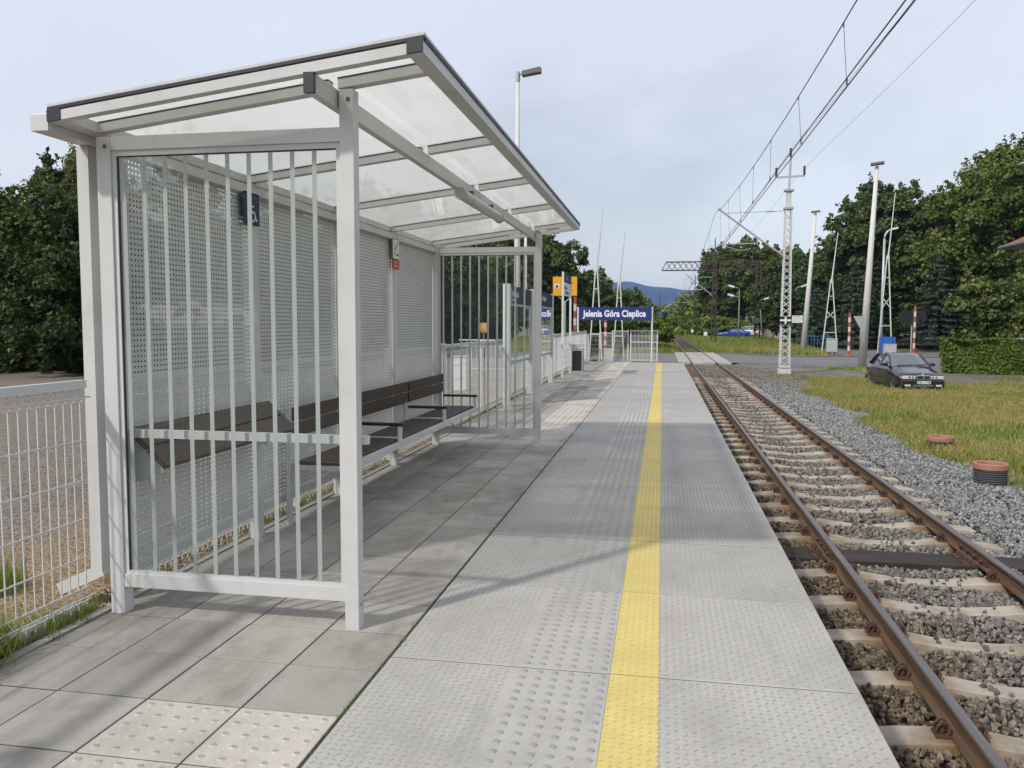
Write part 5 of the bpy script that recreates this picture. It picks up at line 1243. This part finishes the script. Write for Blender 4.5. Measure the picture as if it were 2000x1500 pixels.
def tree(name, x, y, zg, h, rx, rz, cz, n, ls, mat, label, group=None, seed=1, lobes=26, ry=None, trunk_r=.25, cat='tree', mesh=None, flat=.55, lr=(.26, .42)):
    t = thing(name, (x, y, zg), label, cat, group)
    if mesh is None:
        C, N, Lb = crown_pts(n, (rx, ry or rx, rz), lobes, flat, seed, lr); C[:, 2] += cz-zg
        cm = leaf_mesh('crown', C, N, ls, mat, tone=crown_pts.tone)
        b = MB(); rr = random.Random(seed); pts = [(0, 0, -.3)]; hh = cz-zg+rz*.4
        for k in range(1, 6): pts.append((rr.uniform(-.12, .12)*k, rr.uniform(-.12, .12)*k, hh*k/5))
        b.tube(pts, [trunk_r*1.25, trunk_r, trunk_r*.85, trunk_r*.65, trunk_r*.4, trunk_r*.15], 9)
        for i in range(0, len(Lb), 2):
            q = Lb[i]; z0 = max((cz-zg)-rz*.75, hh*.25)+rr.uniform(0, rz*.6); m_ = (q[0]*.45, q[1]*.45, z0+(q[2]+cz-zg-z0)*.35)
            b.tube([(0, 0, z0), m_, (q[0]*.95, q[1]*.95, q[2]+cz-zg)], [trunk_r*.4, trunk_r*.25, trunk_r*.08], 5)
        tm = b.mesh('trunk', 'bark', smooth=True)
    else: cm, tm = mesh
    link('crown', cm, t); link('trunk', tm, t); return t, (cm, tm)
def spruce(name, x, y, zg, h, r, n, label, seed=1, mat='lf_spruce', ls=.16, group=None):
    rr = np.random.default_rng(seed); t = thing(name, (x, y, zg), label, 'tree', group); C = []; N = []
    lev = 15; per = n//(lev*9)
    for l in range(lev):
        f = l/lev; z = h*(.10+.88*f); R_ = r*(1-f)**.8+.08; nb = 9
        for k in range(nb):
            a = k*2*pi/nb+rr.uniform(0, .7)+l*.6; u = rr.uniform(.1, 1, per)**.7*R_*rr.uniform(.8, 1.12); w = rr.normal(0, .11, per)*(.5+u/R_)*R_*.5
            C.append(np.stack([u*cos(a)-w*sin(a), u*sin(a)+w*cos(a), z-.28*u+rr.normal(0, .05, per)+.10*(u/R_)**2*R_], 1)); N.append(np.tile([cos(a)*.3, sin(a)*.3, 1], (per, 1))+rr.normal(0, .4, (per, 3)))
    C = np.concatenate(C); N = np.concatenate(N); link('crown', leaf_mesh('crown', C, N, ls, mat, .3, .1), t)
    b = MB(); b.tube([(0, 0, -.2), (0, 0, h*.5), (0, 0, h)], [.16, .09, .02], 7); link('trunk', b.mesh('trunk', 'bark'), t)
    return t
# right side
tree('maple_tree', 32.2, 88, -.5, 19, 7.4, 9.3, 9.2, 75000, .23, 'lf_maple', 'largest round maple at the right edge behind the hedge', seed=3, lobes=190, lr=(.10, .20), trunk_r=.5)
tree('oak_tree', 24.6, 100, -.5, 18, 6.6, 7.2, 10.4, 60000, .23, 'lf_oak', 'broad leafy tree behind the tallest concrete lamp post', seed=4, lobes=150, lr=(.11, .21), trunk_r=.45)
tree('oak_tree', 31.5, 112, -.5, 15, 5.5, 7.0, 7.8, 26000, .28, 'lf_oak', 'tree filling the gap between the broad tree and the large maple', seed=5, lobes=90, lr=(.13, .24))
_, m1 = tree('leafy_tree', 11.0, 165, -.5, 19, 4.4, 7.6, 9.6, 24000, .32, 'lf_oak', 'tall narrow tree at the left end of the wood by the gantry', seed=6, lobes=90, lr=(.12, .24), trunk_r=.35)
lab = 'tall dark leafy tree in the wood behind the gantry column'
for k, (x, y, h) in enumerate(((15.3, 163, 19.6), (19.6, 160, 17.6), (24.3, 157, 17.9), (29.0, 155, 16.6), (34, 152, 17.4), (39, 150, 17), (44, 150, 17), (13, 178, 15), (22, 172, 16), (50, 150, 16))):
    if k == 0: _, m2 = tree('leafy_tree', x, y, -.5, h, 5.0, 8.2, 9.6, 30000, .32, 'lf_maple', lab, 'trees of the wood behind the gantry', seed=8, lobes=100, lr=(.12, .24), trunk_r=.4)
    else:
        t, _ = tree('leafy_tree', x, y, -.5, h, 5, 8, 9, 0, .4, 'lf_oak', lab, 'trees of the wood behind the gantry', mesh=(m2 if k % 2 else m1)); t.rotation_euler.z = k*1.7; t.scale = (1, 1, h/19.2)
for k, (x, y, h) in enumerate(((17.5, 128, 9), (21.5, 97, 7), (26.5, 95, 7), (31, 93, 7.5), (36, 90, 8), (28, 87, 5.5), (33, 84, 6), (16.5, 104, 6), (23, 124, 9.5), (29, 122, 9), (36, 118, 10), (42, 112, 10), (38, 100, 9), (45, 95, 10))):
    if k == 0: _, m3 = tree('understorey_tree', x, y, -.5, h, 4.6, 5.0, 4.0, 20000, .26, 'lf_dark', 'low dark tree under the tall wood', 'low dark trees under the wood', seed=11, lobes=70, lr=(.15, .28), trunk_r=.2)
    else:
        t, _ = tree('understorey_tree', x, y, -.5, h, 4, 4, 4, 0, .4, 'lf_dark', 'low dark tree under the tall wood', 'low dark trees under the wood', mesh=m3); t.rotation_euler.z = k*1.1; t.scale = (1.1, 1.1, h/9)
spruce('blue_spruce', 18.6, 86, -.6, 8.4, 2.6, 9000, 'blue spruce left of the tallest lamp post', 21)
spruce('blue_spruce', 25.0, 82, -.6, 8.8, 3.0, 10000, 'blue spruce behind the black signal board', 22)
spruce('blue_spruce', 21.6, 90, -.6, 9.2, 2.8, 8000, 'darker spruce between the two blue spruces', 23, 'lf_dark')
spruce('blue_spruce', 15.9, 92, -.6, 6.2, 2.4, 7000, 'small blue spruce behind the flood lamp post', 24)
tree('bush', 28.5, 76, -.6, 6, 4.2, 3.6, 2.4, 12000, .22, 'lf_maple', 'rounded dark green bush at the right edge above the hedge', seed=31, cat='bush', lobes=30)
tree('bush', 9.8, 156, -.9, 3.4, 4.6, 2.5, .3, 6000, .28, 'lf_bush', 'wide bright green bush behind the blue car', seed=32, cat='bush')
tree('bush', 14.0, 160, -.9, 3, 3.6, 2.2, .4, 4000, .28, 'lf_bush', 'bright green bush just right of the gantry column', seed=33, cat='bush')
tree('bush', 16.6, 96, -.9, 4, 2.5, 2.4, 1.0, 6000, .2, 'lf_hedge', 'ivy green bush behind the flood lamp post foot', seed=34, cat='bush')
tree('bush', 20.5, 92, -.8, 3, 3.8, 1.8, .6, 5000, .22, 'lf_dark', 'low dark bush under the spruces left of the striped post', seed=38, cat='bush')
_, mb_ = tree('bush', 6.4, 175, -.9, 3, 3.2, 2.1, .4, 4000, .3, 'lf_bush', 'overgrown green bush beside the far track', 'bushes lining the far track', seed=35, cat='bush')
for k, (x, y, s) in enumerate(((7.6, 200, 1.2), (7.0, 235, 1.6), (8, 270, 2), (-6.0, 120, 1), (-7.0, 150, 1.3), (-8, 190, 1.6), (-9, 240, 1.8), (8.2, 330, 3.2), (-11, 330, 2.8), (9.5, 190, 2.2), (11, 220, 2.8), (12, 260, 3.4), (-7.5, 230, 2.8), (-9, 400, 3.0), (12.5, 410, 3.4), (3.0, 470, 2.0))):
    t, _ = tree('bush', x, y, -.9, 3, 3, 2, 0, 0, .3, 'lf_bush', 'overgrown green bush beside the far track', 'bushes lining the far track', cat='bush', mesh=mb_); t.scale = (s, s, s*.95); t.rotation_euler.z = k
# left side
tree('leafy_tree', -9.1, 68, -.9, 10.4, 3.1, 4.5, 4.9, 42000, .14, 'lf_oak', 'tall dark tree just behind the far right shelter post', seed=41, lobes=110, lr=(.12, .24), trunk_r=.3)
tree('leafy_tree', -6.8, 85, -.9, 8, 2.9, 3.7, 3.2, 24000, .16, 'lf_oak', 'rounded tree behind the amber sign', seed=42, lobes=90, lr=(.13, .24), trunk_r=.25)
tree('leafy_tree', -4.6, 100, -.9, 7, 3.7, 3.4, 2.4, 24000, .17, 'lf_oak', 'smoothly rounded tree above the name board', seed=43, lobes=90, lr=(.13, .24), trunk_r=.25)
_, ml = tree('leafy_tree', -13.5, 58, -.6, 9, 4.2, 4.8, 3.2, 45000, .14, 'lf_birch', 'light green leafy tree beyond the far glass end of the shelter', seed=44, lobes=120, lr=(.12, .24), trunk_r=.2)
_, mf = tree('leafy_tree', -17.5, 46, -.3, 8.6, 4.0, 5.0, 3.4, 50000, .13, 'lf_dark', 'dark leafy tree of the belt behind the gravel yard', 'dark tree belt behind the gravel yard', seed=45, lobes=130, lr=(.12, .24), trunk_r=.2)
for k, (x, y, s) in enumerate(((-21.8, 44, 1.05), (-26, 42, 1.1), (-30.5, 39, 1.15), (-33, 33, 1.1), (-14.2, 52, .9), (-11.6, 62, 1.0), (-17, 64, 1.25), (-9.5, 76, .8), (-36, 28, 1.15), (-24, 36, .85), (-13, 74, 1.2), (-20, 56, 1.3))):
    t, _ = tree('leafy_tree', x, y, -.3, 8, 3, 4, 3, 0, .2, 'lf_dark', 'dark leafy tree of the belt behind the gravel yard', 'dark tree belt behind the gravel yard', mesh=mf); t.scale = (s, s, s); t.rotation_euler.z = k*2.1
tree('maple_tree', -24.0, 26.5, -.2, 7.6, 3.7, 4.5, 2.8, 70000, .085, 'lf_maple', 'bright topped maple at the far left behind the wire fence', seed=51, lobes=170, lr=(.10, .2), trunk_r=.2)
tree('maple_tree', -18.8, 25.2, -.2, 5.2, 3.1, 4.2, 2.4, 60000, .085, 'lf_dark', 'dark maple foliage low down beside the downpipe', seed=52, lobes=150, lr=(.10, .2), trunk_r=.15)
tree('birch_tree', -22.4, 30, -.2, 9, 2.3, 5.4, 3.5, 60000, .065, 'lf_birch', 'slender loose topped birch left of the shelter', seed=53, lobes=170, lr=(.08, .17), trunk_r=.14)
tree('birch_tree', -19.6, 31, -.2, 9.4, 2.3, 5.8, 3.5, 60000, .065, 'lf_birch', 'birch rising directly behind the shelter downpipe', seed=54, lobes=170, lr=(.08, .17), trunk_r=.14)
spruce('spruce_tree', -25.6, 32, -.2, 8.9, 2.2, 9000, 'left of the two young spruces topping the birch', 55, 'lf_dark', .10)
spruce('spruce_tree', -24.2, 31, -.2, 8.9, 2.0, 9000, 'right of the two young spruces topping the birch', 56, 'lf_dark', .10)
for k, (x, y, s) in enumerate(((-6.4, 76, 1.0), (-2.2, 77, .9), (-9.5, 66, 1.0), (1.6-4, 84, 1.0), (-11.5, 56, 1.1))):
    if k == 0: _, mq = tree('shrub', x, y, -.9, 3, 3.0, 2.2, .6, 9000, .15, 'lf_hedge', 'green shrub in the row behind the ramp fence', 'shrubs behind the ramp fence', seed=61, cat='shrub')
    else:
        t, _ = tree('shrub', x, y, -.9, 3, 3, 2, 0, 0, .2, 'lf_hedge', 'green shrub in the row behind the ramp fence', 'shrubs behind the ramp fence', cat='shrub', mesh=mq); t.scale = (s, s, s); t.rotation_euler.z = k*1.3
_, mr = tree('oak_tree', -11.5, -15, -.2, 9, 3.6, 4.4, 4.4, 14000, .16, 'lf_oak', 'leafy tree behind the viewpoint mirrored in the front glass', seed=71, lobes=70, lr=(.13, .26))
for x, y, s in ((-19, -16, 1.0), (-26, -13, 1.1), (-6.5, -32, .8), (-14, -30, .9)):
    t, _ = tree('oak_tree', x, y, -.2, 9, 3, 4, 4, 0, 0, 'lf_oak', 'leafy tree of the group behind the viewpoint', 'trees behind the viewpoint', mesh=mr); t.scale = (s, s, s*.8); t.rotation_euler.z = x
# shaded undergrowth in front of the left tree belt
C = np.stack([rng.uniform(-34, -12.5, 26000), np.zeros(26000), rng.uniform(-.2, 2.2, 26000)**1], 1); C[:, 1] = 22.5+(C[:, 0]+34)*.55*.9+rng.normal(0, .5, 26000)+C[:, 2]*.6
tag(link('undergrowth', leaf_mesh('undergrowth', C, rng.normal(size=(26000, 3))+np.array([.3, -1, .6]), .11, 'lf_dark')), 'dark undergrowth at the foot of the trees behind the yard', 'undergrowth', kind='stuff')
# clipped ivy hedge on the right
t = thing('hedge', (20, 46, -.95), 'long clipped ivy green hedge on a fence behind the dark car', 'hedge')
def hedge():
    n = 52000; x0, x1 = 14.3, 34; A = []; Nn = []
    def ypos(x): return 46.6-(x-14.3)*.16
    k = int(n*.7); x = rng.uniform(x0, x1, k); z = rng.uniform(-.95, .78, k); dens = rng.uniform(size=k) < np.where(x < 15.6, .45, 1)
    bulge = .12*np.sin(x*1.9)+.1*np.sin(x*4.3+z*3)+.18*(.2-z)
    A.append(np.stack([x, ypos(x)-.35-bulge+rng.normal(0, .07, k), z+.05*np.sin(x*2.3)], 1)[dens]); Nn.append((np.tile([0, -1, .45], (k, 1))+rng.normal(0, .5, (k, 3)))[dens])
    k = int(n*.3); x = rng.uniform(x0, x1, k); A.append(np.stack([x, ypos(x)+rng.uniform(-.45, .45, k), .76+.05*np.sin(x*2.3)+rng.normal(0, .05, k)], 1)); Nn.append(np.tile([0, -.2, 1], (k, 1))+rng.normal(0, .5, (k, 3)))
    C = np.concatenate(A)-np.array(t.location); link('foliage', leaf_mesh('foliage', C, np.concatenate(Nn), .075, 'lf_hedge', .8), t)
    b = MB(); b.add([(14.6, 46.7, -.95), (34, 43.6, -.95), (34, 43.6, .70), (14.6, 46.7, .70), (14.6, 46.4, -.95), (34, 43.2, -.95), (34, 43.2, .70), (14.6, 46.4, .70)], [(0,1,2,3),(7,6,5,4),(3,2,6,7),(0,3,7,4)]); part(b, 'inner_branches', 'bark', t)
hedge()
t = thing('pale_slab', (23, 44.3, .9), 'flat pale slab resting on top of the hedge line', 'slab')
b = MB(); b.bevbox(17.6, 18.5, 46.6, 47.4, .80, .90, .02); part(b, 'slab_top', 'kerb', t); b = MB(); b.box(17.85, 18.25, 46.8, 47.2, .3, .80); part(b, 'slab_stem', 'kerb', t)

# ------------------------------------------------------------------ grass
def tuft(mat, seed, nb=14, h=.2, spread=.08, head=False, wd=.006):
    r = np.random.default_rng(seed); b = MB()
    for k in range(nb):
        a = r.uniform(0, 2*pi); x, y = r.normal(0, spread, 2); hh = h*r.uniform(.5, 1.2); lx, ly = cos(a)*hh*r.uniform(.1, .55), sin(a)*hh*r.uniform(.1, .55); w = wd
        px, py = -sin(a)*w, cos(a)*w
        b.add([(x-px, y-py, -.01), (x+px, y+py, -.01), (x+lx*.4-px*.8, y+ly*.4-py*.8, hh*.6), (x+lx*.4+px*.8, y+ly*.4+py*.8, hh*.6), (x+lx, y+ly, hh)], [(0, 1, 3, 2), (2, 3, 4)])
        if head and k % 3 == 0:
            b.add([(x+lx-.012, y+ly, hh*.95), (x+lx, y+ly-.012, hh*1.1), (x+lx+.012, y+ly, hh*.95), (x+lx, y+ly, hh*1.3)], [(0, 1, 3), (1, 2, 3)])
    return b.mesh('tuft', mat, fixn=False)
def tuft_coll(name, mats, **kw):
    c = bpy.data.collections.new(name)
    for k, m in enumerate(mats):
        c.objects.link(bpy.data.objects.new('tuft', tuft(m, k+hash(name) % 7*0+5, **kw)))
    return c
def vn(x, y, s, ph=0): return np.sin(x*s+ph)*np.cos(y*s*.8+ph*2)+.6*np.sin(x*s*2.3+y*s*1.7+ph)+.4*np.sin(y*s*3.1-x*s*1.3)
def field(name, x0, x1, y0, y1, dens, coll, s0, s1, test, label, cat='grass', zoff=0):
    n = int((x1-x0)*(y1-y0)*dens); x = rng.uniform(x0, x1, n); y = rng.uniform(y0, y1, n); k = test(x, y); x, y = x[k], y[k]
    P = np.stack([x, y, hgt(x, y)-.005+zoff], 1); rot = np.zeros((len(x), 3)); rot[:, 2] = rng.uniform(0, 6.28, len(x)); rot[:, :2] = rng.normal(0, .12, (len(x), 2))
    return scatter(name, P, rng.uniform(s0, s1, len(x)), coll, rot=rot, label=label, cat=cat)
dry = tuft_coll('dry_tufts', ['grass_dry', 'grass_dry', 'grass_mid', 'grass_gold'], nb=16, h=.16, spread=.10, head=True, wd=.008)
grn = tuft_coll('green_tufts', ['grass_mid', 'grass_green', 'grass_mid', 'grass_green'], nb=16, h=.12, spread=.10, wd=.008)
notcar = lambda x, y: ~((x > 9.0) & (x < 11.1) & (y > 33.2) & (y < 37))
def right_ok(x, y): return (x > edge_x(y)+.05+.12*np.sin(y*2.1)) & (y < 39.3+.8*np.sin(x)) & ~((x > 11.0) & (y > 38)) & notcar(x, y)
path = lambda x, y: (np.abs(y-(37.0-(x-11)*.28)) < 1.6) & (x > 11)
field('dry_meadow_grass', 5, 22, 11, 40, 58, dry, .7, 1.25, lambda x, y: right_ok(x, y) & (vn(x, y, .45)+(y-25)*.07+rng.normal(0, .35, len(x)) > -.1) & (~path(x, y) | (rng.uniform(size=len(x)) < .25)), 'reddish dry meadow grass covering the right of the track')
field('green_meadow_grass', 5, 22, 11, 40, 62, grn, .7, 1.5, lambda x, y: right_ok(x, y) & ((vn(x, y, .45)+(y-24)*.05+rng.normal(0, .35, len(x)) < .15) | ((x < edge_x(y)+.9) & (rng.uniform(size=len(x)) < .6))) & (~path(x, y) | (rng.uniform(size=len(x)) < .12)), 'fresh green patches in the meadow right of the track')
gold = tuft_coll('gold_tufts', ['grass_gold', 'grass_gold', 'grass_dry', 'grass_mid'], nb=14, h=.42, spread=.22, head=True, wd=.022)
field('golden_verge_grass', 4.8, 14.2, 69.6, 82, 26, gold, .5, 1.0, lambda x, y: (x < 13.2) & (x+y*.12 > 13.6), 'golden tall grass strip beyond the road')
vg = tuft_coll('verge_tufts', ['grass_green', 'grass_mid', 'grass_green', 'grass_mid'], nb=14, h=.34, spread=.2, wd=.02)
field('verge_grass', -12, 30, 68.5, 170, 7, vg, .7, 1.6, lambda x, y: ((x < .9) | ((x > 4.3) & (x < 13.4+(y-70)*.05))) & (y > 69.6), 'green verge grass beyond the road on both sides of the track')
field('track_grass', .8, 4.4, 70.6, 84, 30, vg, .2, .42, lambda x, y: (np.abs(x-1.83) > .22) & (np.abs(x-3.33) > .22) & (rng.uniform(size=len(x)) < 1.3-(y-70)/16), 'green grass grown over the track just beyond the crossing', zoff=.085)
field('roadside_weeds', 5.5, 28, 39, 51.4, 5, grn, .8, 2.0, lambda x, y: ((vn(x, y, .6, 1.3) > .75) | ((np.abs(x-11.6) < 1.8) & (np.abs(y-50) < 1.6))) & notcar(x, y), 'scattered green weeds on the gravel before the road')
# long grass and weeds at the foot of the near fence
def near_grass():
    lg = tuft_coll('long_tufts', ['grass_green', 'grass_green', 'grass_mid'], nb=26, h=.30, spread=.05, wd=.0032)
    n = 950; y = rng.uniform(1.6, 4.0, n); x = -3.13+rng.normal(0, .06, n)-(y < 3.5)*rng.uniform(0, .12, n); keep = rng.uniform(size=n) < np.where(y < 3.35, 1, np.where(y < 3.6, .35, .10)); x, y = x[keep], y[keep]
    s = rng.uniform(.35, .95, len(x))*np.where(y < 3.3, 1, .6); rot = np.stack([rng.normal(0, .15, len(x)), rng.normal(.25, .2, len(x)), rng.uniform(0, 6.28, len(x))], 1)
    x2 = rng.uniform(-4.4, -3.2, 700); y2 = rng.uniform(2.5, 5.2, 700); k = (vn(x2, y2, 2.0) > .1); x2, y2 = x2[k], y2[k]
    x3 = rng.uniform(-3.2, -3.08, 500); y3 = rng.uniform(4.1, 34, 500)
    k3 = (vn(x3, y3, .9, 2) > .0) | (y3 > 12); x3, y3 = x3[k3], y3[k3]
    P = np.concatenate([np.stack([x, y, np.full(len(x), -.03)], 1), np.stack([x2, y2, np.full(len(x2), -.17)], 1), np.stack([x3, y3, np.full(len(x3), -.03)], 1)])
    Sx = np.concatenate([s, rng.uniform(.3, .75, len(x2)), rng.uniform(.2, .5, len(x3))]); Rt = np.concatenate([rot, np.stack([rng.normal(0, .1, len(x2)), rng.normal(0, .1, len(x2)), rng.uniform(0, 6, len(x2))], 1), np.stack([rng.normal(0, .1, len(x3)), rng.normal(0, .1, len(x3)), rng.uniform(0, 6, len(x3))], 1)])
    n = 260; yj = rng.uniform(2.3, 16, n); mo = bpy.data.collections.new('moss_tufts')
    for q in range(3): mo.objects.link(bpy.data.objects.new('tuft', tuft('grass_green', q+90, nb=10, h=.03, spread=.010, wd=.0016)))
    kj = vn(yj*2.2, yj*0, 1.0) > -.1; yj = yj[kj]; scatter('joint_moss', np.stack([rng.normal(-1.262, .003, len(yj)), yj, np.full(len(yj), -.012)], 1), rng.uniform(.4, 1.1, len(yj)), mo, rot=np.stack([np.zeros(len(yj)), np.zeros(len(yj)), rng.uniform(0, 6, len(yj))], 1), label='tiny moss and weeds in the long joint between tiles and edge slabs', cat='moss')
    scatter('fence_weeds', P, Sx, lg, rot=Rt, label='long green grass and weeds growing through the foot of the white fence', cat='grass')
near_grass()
# pebbles in the strip under the fence and in the near yard
n = 9000; x = rng.uniform(-3.28, -3.08, n); y = rng.uniform(3.0, 12, n); P = np.stack([x, y, np.full(n, -.02)+rng.normal(0, .006, n)], 1)
n2 = 26000; x = -3.3-rng.uniform(0, 1, n2)**1.5*6; y = rng.uniform(2.6, 16, n2); P2 = np.stack([x, y, hgt(x, y)+.012], 1)
pc = bpy.data.collections.new('pebble_kinds')
xm = NT('brown_pebble'); r_ = rnd(xm); M['pebble'] = xm.fin(xm.bsdf(xm.ramp(r_, [(0, (.12, .085, .05)), (.4, (.24, .18, .115)), (.7, (.30, .27, .23)), (1, (.42, .38, .32))]), .9))
for k in range(4):
    me = rock(40+k, 9); me.materials.clear(); me.materials.append(M['pebble']); pc.objects.link(bpy.data.objects.new('pebble', me))
scatter('yard_pebbles', np.concatenate([P, P2]), np.concatenate([rng.uniform(.006, .016, n), rng.uniform(.006, .016, n2)]), pc, label='brown pebbles under and behind the white fence', cat='gravel')
# broken kerb piece by the downpipe
t = thing('broken_kerb_stone', (-3.14, 3.75, -.05), 'broken pale kerb stone lying at the fence foot by the shelter', 'kerb stone')
b = MB(); b.bevbox(-3.20, -3.12, 3.52, 3.98, -.06, .05, .015); part(b, 'stone', 'kerb', t)

# ------------------------------------------------------------------ haze over the whole place
x = NT('haze_air'); pv = x.n('ShaderNodeVolumePrincipled'); pv.inputs['Color'].default_value = (.46, .62, 1.0, 1); pv.inputs['Density'].default_value = .00012; pv.inputs['Anisotropy'].default_value = .0
x.l(pv.outputs[0], x.out.inputs['Volume']); M['haze'] = x.m
b = MB(); b.box(-4200, 4200, -700, 6200, -4, 180); tag(b.build('haze', 'haze'), kind='stuff')
